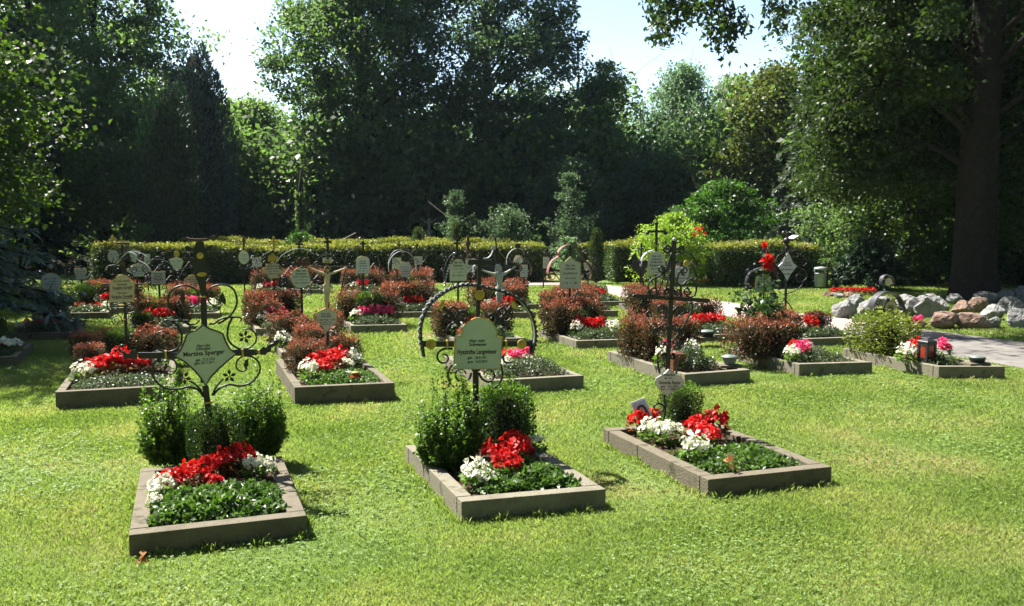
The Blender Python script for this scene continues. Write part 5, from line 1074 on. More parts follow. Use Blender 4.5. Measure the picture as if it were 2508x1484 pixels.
def figure(parent, P, S_, mat, name='corpus', halo=None, y=-0.03, cloth=True):
    "crucified figure: one skinned body. P maps joint -> (x, z); S_ = figure height in metres"
    me = bpy.data.meshes.new(name); V = []; E = []; Rr = []
    def v(n, r, yo=0.0): V.append((P[n][0], y + yo * S_, P[n][1])); Rr.append(r * S_); return len(V) - 1
    pel = v('pelvis', .068); wai = v('waist', .058, -.004); che = v('chest', .080, -.008); nk0 = v('necklow', .040); nk = v('neck', .026, -.012); hd = v('head', .055, -.035); ht = v('headtop', .045, -.03)
    E += [(pel, wai), (wai, che), (che, nk0), (nk0, nk), (nk, hd), (hd, ht)]
    for sd_ in ('l', 'r'):
        a = v('sh' + sd_, .038); b2 = v('el' + sd_, .026, .01); c = v('wr' + sd_, .018, .015); h = v('ha' + sd_, .020, .012); E += [(nk0, a), (a, b2), (b2, c), (c, h)]
        hx, hz = P['ha' + sd_]; dx = hx - P['wr' + sd_][0]; dz = hz - P['wr' + sd_][1]; n = math.hypot(dx, dz); dx /= n; dz /= n
        for f, (o, ln) in enumerate(((-.5, .040), (-.17, .046), (.17, .044), (.5, .036))):
            V.append((hx + (dx * .018 - dz * o * .03) * S_, y + .006 * S_, hz + (dz * .018 + dx * o * .03) * S_)); Rr.append(.0068 * S_); i1 = len(V) - 1
            V.append((hx + (dx * ln - dz * o * .034) * S_, y - .010 * S_, hz + (dz * ln + dx * o * .034) * S_)); Rr.append(.0055 * S_); E += [(h, i1), (i1, len(V) - 1)]
        V.append((hx + (dx * .012 + dz * .03) * S_, y - .012 * S_, hz + (dz * .012 + abs(dx) * .034) * S_)); Rr.append(.006 * S_); E.append((h, len(V) - 1))
        k0 = v('hip' + sd_, .048); k1 = v('kn' + sd_, .036, -.035); k2 = v('an' + sd_, .021, .0); k3 = v('to' + sd_, .020, -.03); E += [(pel, k0), (k0, k1), (k1, k2), (k2, k3)]
    me.from_pydata(V, E, []); o = link(name, me, None)
    md = o.modifiers.new('s', 'SKIN'); sk = me.skin_vertices[0].data if me.skin_vertices else None
    if sk is None:
        bpy.context.view_layer.objects.active = o; bpy.ops.object.select_all(action='DESELECT'); o.select_set(True); bpy.ops.mesh.customdata_skin_add(); sk = me.skin_vertices[0].data
    for i, r_ in enumerate(Rr): sk[i].radius = (r_, r_); sk[i].use_root = (i == 0)
    md2 = o.modifiers.new('u', 'SUBSURF'); md2.levels = 2; md2.render_levels = 2
    bpy.context.view_layer.update(); dg = bpy.context.evaluated_depsgraph_get(); m2 = bpy.data.meshes.new_from_object(o.evaluated_get(dg)); bpy.data.objects.remove(o)
    # face: brow, nose and chin pulled from the skinned head
    hx, hz = P['head']
    for q in m2.vertices:
        if abs(q.co.x - hx) < .014 * S_ and q.co.y < y - .06 * S_ and abs(q.co.z - hz) < .02 * S_: q.co.y -= .016 * S_
    m2.materials.clear(); m2.materials.append(M[mat]); m2.polygons.foreach_set('use_smooth', [True] * len(m2.polygons)); body = link(name, m2, parent)
    q = MB(); q.ball((P['headtop'][0], y - .012 * S_, P['headtop'][1] + .005 * S_), .066 * S_, 2, (1, .9, .8))
    for sx_ in (-1, 1): q.tube([(P['head'][0] + sx_ * .05 * S_, y - .02 * S_, P['headtop'][1]), (P['head'][0] + sx_ * .062 * S_, y - .01 * S_, P['head'][1] - .04 * S_), (P['head'][0] + sx_ * .055 * S_, y, P['neck'][1] - .02 * S_)], [.022 * S_, .024 * S_, .012 * S_], 7)
    q.tube([(P['head'][0], y - .075 * S_, P['head'][1] - .035 * S_), (P['head'][0], y - .065 * S_, P['head'][1] - .075 * S_)], [.03 * S_, .012 * S_], 8)
    q.build('hair', 'hair' if mat == 'corpus' else mat, body, True)
    if cloth:
        q = MB(); cx = (P['hipl'][0] + P['hipr'][0]) / 2; zt = P['pelvis'][1] + .04 * S_; zb = P['knl'][1] * .45 + P['hipl'][1] * .55
        prof = []
        for i in range(7):
            s = i / 6; prof.append((( .090 + .014 * math.sin(s * 9)) * S_, zt + (zb - zt) * s))
        k = 20; vs = []
        for r_, z in prof:
            for j in range(k):
                a = 2 * PI * j / k; rr_ = r_ * (1 + .06 * math.sin(a * 6 + z * 60)); vs.append((cx + rr_ * math.cos(a), y + rr_ * .72 * math.sin(a), z))
        q.add(vs, [(i * k + j, i * k + (j + 1) % k, (i + 1) * k + (j + 1) % k, (i + 1) * k + j) for i in range(6) for j in range(k)])
        q.tube([(cx + .09 * S_, y - .05 * S_, zt - .01 * S_), (cx + .12 * S_, y - .05 * S_, zt - .07 * S_), (cx + .10 * S_, y - .05 * S_, zt - .13 * S_)], [.02 * S_, .026 * S_, .008 * S_], 7)
        q.build('loincloth', 'plate_cream' if mat == 'corpus' else mat, body, True)
    if halo:
        q = MB(); q.lathe([(halo, y + .03), (halo, y + .034)], 22, ax=1); q.v = [(P['head'][0] + x, yy, P['head'][1] + .2 * halo + z) for x, yy, z in q.v]; q.build('halo', 'gold', body)
    return body

# ---- cross with star flowers (front left)
def X1():
    c = Cross('ornate iron cross with star flowers and pale curved shield plate', 513, 5.25, 17, -2.2); c.zoom(338.8, 555.6, .3196); l = c.LL
    c.bar('post', (0, 0.0), c.L(512, 1215), c.m(46)); 
    c.sheet('post_ornament', l([(482, 745), (476, 600), (476, 500), (455, 420), (436, 380), (422, 330), (432, 300), (420, 262), (428, 230), (424, 200), (440, 170), (440, 118), (462, 112), (470, 104), (480, 112), (500, 118), (504, 150), (520, 180), (516, 225), (528, 262), (520, 300), (540, 330), (524, 385), (518, 430), (520, 500), (522, 600), (528, 745)]))
    c.bar('post', c.L(500, 1195), c.L(503, 735), c.m(46), y=0.006)
    c.sheet('crown', l([(312, 96), (340, 84), (368, 78), (400, 88), (470, 92), (530, 86), (560, 72), (592, 66), (570, 82), (588, 84), (560, 94), (530, 102), (500, 112), (470, 116), (430, 110), (400, 98), (360, 100), (335, 104)]), 'rust', -.03, .06)
    c.sheet('iron_leaf', l([(432, 190), (415, 182), (390, 188), (368, 178), (354, 158), (364, 148), (384, 146), (406, 158), (424, 166), (436, 174)]), y=-.012)
    c.sheet('iron_leaf', l([(512, 172), (526, 150), (548, 138), (566, 142), (574, 154), (560, 166), (548, 178), (528, 182), (516, 190)]), y=-.012)
    c.sheet('iron_leaf', l([(428, 268), (400, 262), (368, 266), (346, 262), (330, 246), (350, 240), (372, 236), (388, 224), (408, 236), (428, 244)]), y=-.012)
    c.disc(c.L(474, 220), c.m(25)); o = c.disc(c.L(487, 363), c.m(17), sx=2.1)
    pl = l([(495, 745), (470, 768), (440, 790), (400, 800), (372, 824), (352, 880), (325, 940), (285, 988), (360, 1030), (430, 1092), (478, 1150), (518, 1208), (558, 1142), (620, 1078), (690, 1018), (750, 968), (702, 930), (668, 872), (648, 815), (606, 795), (545, 776)])
    o = c.plate(pl, 'plate_stained', y=-.030, rim='iron', rr=.0055)
    k = c.m(1)
    tx = lambda s, x, y, h, w_: (s, *c.L(x, y), c.m(h) * 1.28, c.m(w_))
    text_obj([tx('Hier ruht', 500, 905, 26, 95), tx('Schwester', 500, 928, 24, 110), tx('Martina Sperger', 504, 962, 38, 300), tx('geb.  21.5.1926', 515, 1010, 22, 140), tx('gest. 23.11.2011', 510, 1035, 22, 145)], o, -.0315)
    c.bar('crossbar', c.L(0, 985), c.L(330, 985), c.m(48)); c.bar('crossbar', c.L(690, 965), c.L(905, 960), c.m(48))
    c.sheet('bar_end', l([(905, 938), (915, 950), (925, 945), (960, 915), (975, 928), (995, 905), (1020, 898), (1032, 908), (1010, 935), (1015, 955), (985, 965), (975, 980), (940, 980), (925, 965), (905, 982), (895, 972), (912, 960), (895, 948)])); c.sheet('bar_end', l([(-10, 962), (-40, 940), (-62, 952), (-70, 970), (-90, 968), (-112, 950), (-118, 965), (-96, 985), (-108, 1010), (-60, 1008), (-30, 1012), (-8, 1008)]))
    c.ornament(c.L(1055, 882), c.m(24)); c.scroll(l([(1018, 905), (1040, 895), (1050, 885)]), .012); c.scroll(l([(-105, 960), (-135, 955), (-150, 930), (-125, 905), (-95, 915)]), .008)
    S1_ = [[(385, 745), (330, 715), (262, 660), (228, 575), (245, 500), (300, 458), (370, 450), (435, 478), (464, 535), (452, 585), (405, 615), (350, 600), (330, 560)], [(610, 742), (660, 715), (720, 660), (755, 580), (735, 490), (680, 448), (610, 445), (555, 468), (528, 520), (545, 580), (600, 612), (645, 592)],
          [(200, 735), (212, 716), (300, 722), (380, 716)], [(380, 716), (375, 745), (440, 742), (470, 712)], [(540, 742), (580, 740), (640, 702), (720, 692), (775, 694), (790, 712), (775, 724)],
          [(245, 718), (300, 760), (332, 830), (320, 905), (270, 948), (200, 955), (138, 925), (118, 870), (140, 820), (190, 800), (240, 825)], [(720, 695), (690, 760), (682, 840), (715, 900), (780, 935), (850, 925), (898, 880), (898, 825), (855, 782), (800, 790)],
          [(498, 1300), (460, 1250), (390, 1226), (310, 1240), (220, 1240), (150, 1200), (108, 1130), (115, 1060), (160, 1010), (225, 1000), (280, 1030), (292, 1085), (260, 1125), (215, 1120), (195, 1085)], [(572, 1292), (612, 1245), (690, 1208), (780, 1218), (870, 1188), (928, 1110), (922, 1040), (870, 995), (800, 992), (755, 1030), (752, 1080), (795, 1108), (835, 1085)],
          [(500, 1305), (470, 1240), (420, 1195), (385, 1180)], [(566, 1292), (590, 1235), (630, 1185), (655, 1160)]]
    for p in S1_: c.scroll(l(p), .0076)
    for i, (x, y) in enumerate(((815, 842), (200, 870), (352, 1155), (697, 1140))): c.flower(c.L(x, y), c.m(50), i)
    c.leaf(c.L(668, 600), c.m(105), 1.7); c.leaf(c.L(822, 1092), c.m(90), 1.25); c.leaf(c.L(345, 590), c.m(100), 1.45); c.leaf(c.L(205, 1100), c.m(60), 1.2)
    for x, y, w_, h_ in ((212, 980, 14, 66), (800, 965, 16, 66), (490, 535, 54, 14), (925, 958, 14, 40), (540, 1345, 56, 16)): c.band(c.L(x, y), c.m(w_), c.m(h_))
X1()
# ---- toothed arch cross (front middle)
def X2():
    c = Cross('black iron cross in a toothed arch with gilt discs and green-white plate', 1163, 5.62, 15, 1.2); c.zoom(982.5, 582.7, .2556); l = c.LL
    c.bar('post', (0, 0.0), c.L(712, 1250), c.m(56)); c.bar('post', c.L(712, 1250), c.L(757, 112), c.m(40)); 
    c.bar('top_bar', c.L(640, 232), c.L(870, 235), c.m(50), th=.02)
    a = l([(212, 1130), (196, 1060), (182, 980), (178, 880), (190, 800), (225, 700), (275, 620), (340, 562), (410, 515), (480, 480), (560, 455), (640, 448), (740, 458), (850, 486), (950, 508), (1040, 540), (1120, 585), (1185, 650), (1235, 730), (1265, 820), (1278, 910), (1272, 1000), (1250, 1070), (1235, 1100)])
    c.arch(a, .085, .006, 'black', sub=5); c.arch(a, .02, .009, 'silver', name='arch_edge', teeth=.011, sub=3)
    q = MB(); pts = smooth_path(a, 4); vs = []
    for i in range(len(pts)):
        t_ = Vector(pts[min(i + 1, len(pts) - 1)]) - Vector(pts[max(i - 1, 0)]); t_.normalize(); nx, nz = -t_.y, t_.x; h = .016 if i % 2 else -.002
        for yy in (-.043, -.039): vs += [(pts[i][0] + nx * h, yy, pts[i][1] + nz * h), (pts[i][0] - nx * .008, yy, pts[i][1] - nz * .008)]
    fs = []
    for i in range(len(pts) - 1):
        o = i * 4; fs += [(o, o + 1, o + 5, o + 4), (o + 2, o + 6, o + 7, o + 3), (o, o + 4, o + 6, o + 2), (o + 1, o + 3, o + 7, o + 5)]
    q.add(vs, fs); q.build('toothed_edge', 'black', c.root)
    c.bar('crossbar', c.L(195, 1015), c.L(1245, 1012), c.m(56), th=.02); c.bar('bar_end', c.L(1242, 975), c.L(1240, 1110), c.m(26), th=.03); c.bar('bar_end', c.L(200, 985), c.L(215, 1135), c.m(24), th=.03)
    for x, y, r_ in ((280, 1015, 51), (1148, 1015, 47), (745, 545, 49)): c.disc(c.L(x, y), c.m(r_))
    o = c.plate(l([(490, 1250), (512, 942), (568, 940), (572, 900), (582, 862), (608, 820), (650, 785), (700, 765), (742, 760), (790, 766), (830, 784), (868, 820), (892, 860), (904, 900), (908, 938), (955, 940), (938, 1248)]), 'plate_stained', y=-.03, rim='gold', rr=.004)
    tx = lambda s, x, y, h, w_: (s, *c.L(x, y), c.m(h) * 1.28, c.m(w_))
    text_obj([tx('Hier ruht', 715, 980, 34, 150), tx('Schwester', 725, 1015, 34, 175), tx('Hyazintha Langwieser', 715, 1085, 50, 390), tx('geb.   24.3.1921', 718, 1140, 26, 185), tx('gest.  16.5.2012', 722, 1178, 26, 195)], o, -.0315)
    for p, r_ in (([(400, 660), (455, 720), (520, 790)], .014), ([(1050, 660), (980, 740), (890, 835)], .014)): c.scroll(l(p), r_, 'diagonal_bar')
    for sx_, pts in ((1, [(400, 590), (412, 640), (395, 670), (370, 676), (318, 685), (350, 658), (372, 650), (385, 615)]), (-1, [(1048, 590), (1052, 640), (1075, 672), (1138, 686), (1110, 655), (1090, 640), (1085, 615)])): c.sheet('gilt_bird', l(pts), 'gold', -.02, .02)
    c.scroll(l([(560, 840), (535, 770), (548, 715), (600, 706), (632, 745), (610, 790), (580, 778), (585, 755)]), .013)
    sc = [[(520, 790), (540, 700), (500, 662), (462, 680), (470, 712), (495, 712)], [(470, 800), (415, 780), (408, 740), (430, 732)], [(520, 800), (460, 840), (440, 880), (470, 890), (488, 862)], [(560, 850), (530, 820), (500, 795)],
          [(900, 830), (930, 760), (920, 700), (970, 670), (1004, 700), (985, 730), (960, 715)], [(930, 800), (1010, 800), (1055, 760), (1035, 728), (1012, 750)], [(910, 815), (980, 810), (1010, 850), (985, 892), (952, 870), (975, 850)], [(890, 840), (910, 760), (870, 726), (835, 745), (850, 775), (872, 760)],
          [(490, 1062), (420, 1060), (360, 1090), (345, 1145), (375, 1192), (430, 1190), (450, 1150), (425, 1118), (398, 1118)], [(960, 1150), (975, 1125), (985, 1180), (1020, 1196), (1062, 1185)],
          [(668, 1290), (655, 1340), (600, 1375), (545, 1360), (518, 1312), (540, 1265), (590, 1262), (622, 1300)], [(490, 1212), (455, 1270), (448, 1340), (475, 1400), (510, 1432)], [(745, 1290), (770, 1345), (830, 1378), (880, 1350), (890, 1300), (855, 1262), (810, 1270), (788, 1310)], [(938, 1205), (968, 1270), (965, 1340), (930, 1400), (880, 1440)]]
    for p in sc: c.scroll(l(p), .0085)
    for x, y, w_, h_ in ((437, 1018, 16, 84), (1002, 1020, 16, 84)): c.band(c.L(x, y), c.m(w_), c.m(h_))
    c.band(c.L(712, 1262), c.m(80), c.m(26), 'iron')
X2()
# ---- slender scroll cross with hanging plate (front right)
def X3():
    c = Cross('slender leaning scroll cross with small lozenge plate below it', 1622, 6.15, 14, 3.2); c.zoom(1477.2, 555.6, .3104); l = c.LL
    c.bar('post', c.L(505, 1125), c.L(557, 108), c.m(38)); c.ornament(c.L(558, 100), c.m(15), 'silver'); c.bar('crossbar', c.L(245, 545), c.L(826, 582), c.m(32)); c.ornament(c.L(240, 545), c.m(14)); c.ornament(c.L(830, 583), c.m(14))
    c.scroll(l([(478, 1318), (484, 1400), (486, 1470)]) + [(0.0, 0.0)], .007, 'stem', taper=False)
    o = c.plate(l([(505, 1118), (530, 1142), (565, 1162), (605, 1180), (622, 1212), (612, 1250), (575, 1280), (530, 1298), (490, 1325), (460, 1300), (432, 1270), (404, 1240), (396, 1212), (412, 1186), (450, 1166), (482, 1145)]), 'plate_white', rim='silver', rr=.003)
    tx = lambda s, x, y, h, w_: (s, *c.L(x, y), c.m(h) * 1.28, c.m(w_))
    text_obj([tx('Gedenken', 510, 1163, 22, 100), tx('an Sr.', 505, 1188, 20, 72), tx('Gerarda Reiter', 512, 1225, 30, 190), tx('geb.  4.5.1922', 512, 1254, 20, 150), tx('gest. 1.1.2009', 500, 1276, 18, 130)], o, -.0235)
    sp = lambda x, y, r_, t_=1.3, a=0, cw=1: c.scroll(spiral(*c.L(x, y), c.m(r_), t_, a, cw), .0078, sub=0)
    for x, y, r_, a, cw in ((500, 180, 34, 0, 1), (612, 185, 34, 3.1, -1), (455, 335, 32, -1.5, 1), (640, 345, 34, -1.5, -1), (585, 512, 30, 2.6, 1), (660, 505, 34, 0, -1), (500, 508, 26, 0, 1), (392, 505, 40, 3, 1), (455, 650, 38, 0, 1), (610, 665, 40, 2.8, -1), (362, 690, 26, 1.5, 1), (400, 790, 44, 0, -1), (480, 785, 34, 3, 1), (570, 790, 36, 0, -1), (622, 840, 34, 1, 1), (420, 830, 36, 1, 1), (462, 935, 32, 0, 1), (575, 945, 34, 2, -1), (478, 1018, 26, 0, 1), (545, 1022, 26, 2, -1)): sp(x, y, r_, 1.5, a, cw)
    for p in ([(540, 205), (500, 330), (430, 525)], [(535, 340), (505, 440), (480, 545)], [(515, 335), (440, 388), (378, 420), (352, 480), (380, 540)], [(598, 352), (580, 440), (620, 460), (660, 420)], [(690, 405), (732, 460), (725, 530), (690, 555), (650, 545)], [(690, 595), (700, 650), (620, 800), (545, 900)], [(500, 640), (480, 720), (440, 770)], [(548, 690), (570, 640), (610, 625)], [(600, 960), (605, 900), (560, 870)], [(445, 1155), (430, 1080), (432, 1000), (470, 970)], [(572, 1160), (590, 1090), (603, 1020)], [(486, 1420), (440, 1392), (402, 1410), (405, 1440), (430, 1445)], [(484, 1400), (470, 1440), (420, 1470)]): c.scroll(l(p), .0078)
    for x, y in ((535, 515), (520, 780), (515, 925), (490, 555), (675, 565), (400, 548)): c.band(c.L(x, y), c.m(38 if x in (535, 520, 515) else 14), c.m(14 if x in (535, 520, 515) else 30), 'rust')
X3()
# ---- double name plate
def X4():
    c = Cross('iron cross with double name plate in yellowish enamel and end rosettes', 302, 8.75, 16, -1.0); c.zoom(0, 576, .1826); l = c.LL
    c.bar('post', (0, 0), c.L(1640, 130), c.m(36)); c.bar('top_bar', c.L(1545, 108), c.L(1740, 112), c.m(22), mat='rust'); c.smallcross(c.L(1515, 52), c.m(110), c.m(62), c.m(13), 'gold'); c.smallcross(c.L(1718, 130), c.m(70), c.m(40), c.m(12))
    o = c.plate(l([(1475, 893), (1475, 620), (1538, 614), (1545, 580), (1570, 552), (1605, 536), (1640, 530), (1685, 537), (1720, 556), (1742, 584), (1750, 614), (1805, 620), (1805, 893)]), 'plate_cream', rim='gold', rr=.003)
    tx = lambda s, x, y, h, w_: (s, *c.L(x, y), c.m(h) * 1.28, c.m(w_))
    text_obj([tx('Hier ruhen unsere lb.', 1640, 612, 28, 230), tx('Schwester', 1640, 658, 28, 130), tx('Rosalia Greißl', 1645, 702, 40, 240), tx('Schwester', 1645, 772, 26, 125), tx('Sirgula Greißl', 1640, 822, 40, 260)], o, -.0235)
    q = MB(); rr = random.Random(4); scribble(q, *[c.L(1520, 732)[0], c.L(1770, 732)[0]], c.L(1520, 732)[1], c.m(14), -.0235, rr); scribble(q, c.L(1520, 852)[0], c.L(1770, 852)[0], c.L(1520, 852)[1], c.m(14), -.0235, rr); q.build('lettering', 'ink', o)
    c.bar('crossbar', c.L(1310, 660), c.L(1980, 660), c.m(20)); c.disc(c.L(1330, 662), c.m(34)); c.disc(c.L(1955, 668), c.m(34)); c.disc(c.L(1640, 375), c.m(38), 'rust')
    c.arch(l([(1420, 470), (1440, 415), (1500, 402), (1560, 385), (1600, 340), (1640, 320)]), .05, .006, 'silver'); c.arch(l([(1640, 300), (1680, 250), (1730, 230), (1790, 245), (1830, 280), (1850, 330), (1900, 360), (1950, 390), (2000, 440), (2020, 480)]), .05, .008, 'silver')
    for x, y, r_, a, cw in ((1540, 950, 62, 1.5, 1), (1742, 950, 62, 1.5, -1), (1555, 1145, 60, 1.2, 1), (1732, 1145, 60, 1.8, -1), (1410, 745, 56, 0, 1), (1890, 745, 56, 3, -1), (1880, 280, 40, 0, 1), (1500, 500, 50, 0, 1), (1790, 470, 50, 3, -1)): c.scroll(spiral(*c.L(x, y), c.m(r_), 1.5, a, cw), .006, sub=0)
    for p in ([(1440, 880), (1440, 960), (1480, 1020), (1560, 1050), (1620, 1100), (1640, 1160)], [(1838, 880), (1850, 960), (1810, 1020), (1720, 1050), (1660, 1100), (1645, 1160)], [(1800, 720), (1860, 800), (1950, 850), (2040, 860)]): c.scroll(l(p), .007)
    c.band(c.L(1640, 938), c.m(80), c.m(16)); c.band(c.L(1640, 1130), c.m(90), c.m(16))
X4()
# ---- painted crucifix
def joints(c, head, sh, hands, pel, knee, ank, raw=False):
    l = lambda p: c.L(*p, 0, raw); P = {}; hx, hz = l(head); (slx, slz), (srx, srz) = l(sh[0]), l(sh[1]); px_, pz = l(pel); H = abs(hz - l(ank)[1]) * 1.12
    P['head'] = (hx, hz); P['headtop'] = (hx - .004, hz + .045 * H); nx = (slx + srx) / 2; nz = (slz + srz) / 2
    P['neck'] = ((hx + nx) / 2, nz + .045 * H); P['necklow'] = (nx, nz); P['shl'] = (slx, slz); P['shr'] = (srx, srz); P['chest'] = (nx * .8 + px_ * .2, nz - .09 * H); P['waist'] = (nx * .35 + px_ * .65, pz + .085 * H); P['pelvis'] = (px_, pz)
    for n, h, s_ in (('l', hands[0], (slx, slz)), ('r', hands[1], (srx, srz))):
        a, b2 = l(h); P['ha' + n] = (a, b2); P['wr' + n] = (s_[0] + (a - s_[0]) * .88, s_[1] + (b2 - s_[1]) * .88); P['el' + n] = (s_[0] + (a - s_[0]) * .46, s_[1] + (b2 - s_[1]) * .42)
    kx, kz = l(knee); ax_, az = l(ank)
    for n, d in (('l', -1), ('r', 1)):
        P['hip' + n] = (px_ + d * .045 * H, pz - .05 * H); P['kn' + n] = (kx + d * .032 * H, kz); P['an' + n] = (ax_ + d * .012 * H, az); P['to' + n] = (ax_ + d * .008 * H, az - .05 * H)
    return P, H
def X5():
    c = Cross('painted wooden crucifix with pale figure above a scalloped plate', 797, 8.95, 15, 0.6, name='crucifix', cat='crucifix'); c.zoom(711.5, 596.3, .2055); l = c.LL
    c.bar('post', (0, 0), c.L(440, 120), c.m(34), mat='wood', y=.012); c.bar('crossbar', c.L(130, 280), c.L(740, 278), c.m(20), mat='wood', y=.012)
    o = c.plate(l([(385, 195), (492, 192), (492, 225), (385, 228)]), 'plate_cream', rim=None, name='title_board'); text_obj([('INRI', *c.L(438, 210), c.m(24), c.m(60))], o, -.0235)
    P, H = joints(c, (437, 318), ((398, 358), (478, 356)), ((222, 284), (648, 292)), (432, 505), (428, 640), (425, 758)); figure(c.root, P, H, 'corpus', halo=c.m(46))
    o = c.plate(l([(305, 835), (318, 815), (345, 808), (352, 795), (385, 785), (408, 772), (430, 755), (455, 775), (478, 790), (512, 800), (518, 815), (545, 832), (545, 940), (512, 950), (508, 975), (475, 985), (460, 1020), (430, 1050), (402, 1025), (382, 985), (350, 975), (340, 950), (308, 940)]), 'plate', rim='gold', rr=.003)
    tx = lambda s, x, y, h, w_: (s, *c.L(x, y), c.m(h) * 1.28, c.m(w_))
    text_obj([tx('Hier ruht', 415, 835, 26, 100), tx('Schwester', 420, 862, 26, 125)], o, -.0235); q = MB(); rr = random.Random(6)
    for y, a, b2, h in ((908, 325, 530, 24), (938, 350, 490, 14), (962, 350, 480, 14)): scribble(q, c.L(a, y)[0], c.L(b2, y)[0], c.L(a, y)[1], c.m(h), -.0235, rr)
    q.build('lettering', 'ink', o); c.disc(c.L(185, 215), c.m(48), 'rust'); c.ornament(c.L(128, 282), c.m(14)); c.ornament(c.L(742, 280), c.m(14))
    c.scroll(l([(655, 292), (610, 520), (570, 700), (552, 790)]), .0045, 'tie_rod'); c.scroll(l([(215, 300), (240, 420), (300, 450), (345, 440)]), .006); c.scroll(spiral(*c.L(705, 432), c.m(38), 1.3, -1.5, 1), .007, sub=0); c.scroll(l([(600, 515), (650, 505), (720, 470)]), .006)
X5()
def X6():
    c = Cross('dark cross with grey weathered figure and a wavy iron band', 1222, 11.9, 12, 0.8, name='crucifix', cat='crucifix'); c.zoom(982.5, 582.7, .2556); l = c.LL
    c.bar('post', (0, 0), c.L(912, 95), c.m(34), y=.012); c.bar('crossbar', c.L(740, 285), c.L(1130, 288), c.m(34), y=.012)
    c.scroll(l([(900, -10), (908, 60), (912, 100)]), .012, 'spike'); c.disc(c.L(880, 95), c.m(22), 'silver')
    P, H = joints(c, (922, 290), ((880, 345), (985, 340)), ((770, 308), (1075, 280)), (938, 480), (930, 590), (922, 672)); figure(c.root, P, H, 'corpus_grey', y=-.045)
    c.arch(l([(690, 330), (690, 275), (720, 258), (760, 262)]), .07, .008, 'silver'); c.arch(l([(1040, 215), (1080, 235), (1125, 255), (1150, 285), (1135, 318), (1095, 318), (1085, 298)]), .07, .010, 'black')
    c.arch(l([(790, 195), (830, 190), (860, 160), (880, 115), (896, 110)]), .07, .008, 'silver'); c.arch(l([(930, 110), (960, 150), (1000, 200), (1040, 215)]), .07, .008, 'black')
    c.scroll(l([(1085, 395), (1040, 430), (1000, 480)]), .008); c.scroll(l([(690, 335), (730, 320), (770, 310)]), .008)
    o = c.plate(l([(890, 860), (880, 800), (905, 750), (985, 745), (1005, 800), (1030, 840), (1020, 865)]), 'plate_white', rim='silver', rr=.003)
X6()
# ---- generic smaller crosses
def shape(kind, w_, h_):
    "name-plate outlines around (0,0): full width w_, height h_"
    def arc(cx, cz, rx, rz, a0, a1, n=10): return [(cx + rx * math.cos(R(a0 + (a1 - a0) * i / n)), cz + rz * math.sin(R(a0 + (a1 - a0) * i / n))) for i in range(n + 1)]
    a, b2 = w_ / 2, h_ / 2
    if kind == 'round': return arc(0, 0, a, b2, 0, 350, 28)
    if kind == 'arch': return [(-a, -b2), (a, -b2), (a, b2 * .45)] + arc(0, b2 * .45, a, b2 * .55, 8, 172) + [(-a, b2 * .45)]
    if kind == 'step': return [(-a, -b2), (a, -b2), (a, b2 * .5), (a * .72, b2 * .55)] + arc(0, b2 * .55, a * .66, b2 * .45, 5, 175) + [(-a * .72, b2 * .55), (-a, b2 * .5)]
    if kind == 'rect': return [(-a, -b2), (a, -b2), (a, b2), (-a, b2)]
    if kind == 'point': return [(-a, -b2), (a, -b2), (a, b2 * .6), (a * .5, b2 * .68), (0, b2), (-a * .5, b2 * .68), (-a, b2 * .6)]
    if kind == 'shield': return [(0, -b2), (a * .55, -b2 * .75), (a * .6, -b2 * .3), (a * .8, b2 * .1), (a, b2 * .62), (a * .5, b2 * .7), (0, b2), (-a * .5, b2 * .7), (-a, b2 * .62), (-a * .8, b2 * .1), (-a * .6, -b2 * .3), (-a * .55, -b2 * .75)]
    if kind == 'oval': return arc(0, 0, a, b2, 0, 340, 17)
    if kind == 'ears': return [(-a * .7, -b2), (a * .7, -b2), (a * .78, -b2 * .1), (a, b2 * .4), (a * .9, b2 * .85), (a * .55, b2), (a * .2, b2 * .85), (0, b2 * .92), (-a * .2, b2 * .85), (-a * .55, b2), (-a * .9, b2 * .85), (-a, b2 * .4), (-a * .78, -b2 * .1)]
    if kind == 'heart': return [(0, -b2), (a * .5, -b2 * .55), (a * .9, -b2 * .05), (a, b2 * .4), (a * .85, b2 * .85), (a * .4, b2), (0, b2 * .82), (-a * .4, b2), (-a * .85, b2 * .85), (-a, b2 * .4), (-a * .9, -b2 * .05), (-a * .5, -b2 * .55)]
    if kind == 'diamond': return [(0, -b2), (a * .38, -b2 * .5), (a * .75, -b2 * .2), (a, 0), (a * .55, b2 * .25), (a * .28, b2 * .65), (0, b2), (-a * .28, b2 * .65), (-a * .55, b2 * .25), (-a, 0), (-a * .75, -b2 * .2), (-a * .38, -b2 * .5)]
    if kind == 'waist': return [(-a * .6, -b2), (a * .6, -b2), (a * .66, -b2 * .2), (a, b2 * .1), (a, b2 * .5), (a * .7, b2 * .62), (a * .7, b2), (-a * .7, b2), (-a * .7, b2 * .62), (-a, b2 * .5), (-a, b2 * .1), (-a * .66, -b2 * .2)]
    if kind == 'fancy': return [(-a * .4, -b2), (a * .4, -b2), (a * .5, -b2 * .6), (a * .95, -b2 * .3), (a, b2 * .1), (a * .72, b2 * .2), (a * .62, b2 * .6), (a * .3, b2 * .7), (0, b2), (-a * .3, b2 * .7), (-a * .62, b2 * .6), (-a * .72, b2 * .2), (-a, b2 * .1), (-a * .95, -b2 * .3), (-a * .5, -b2 * .6)]
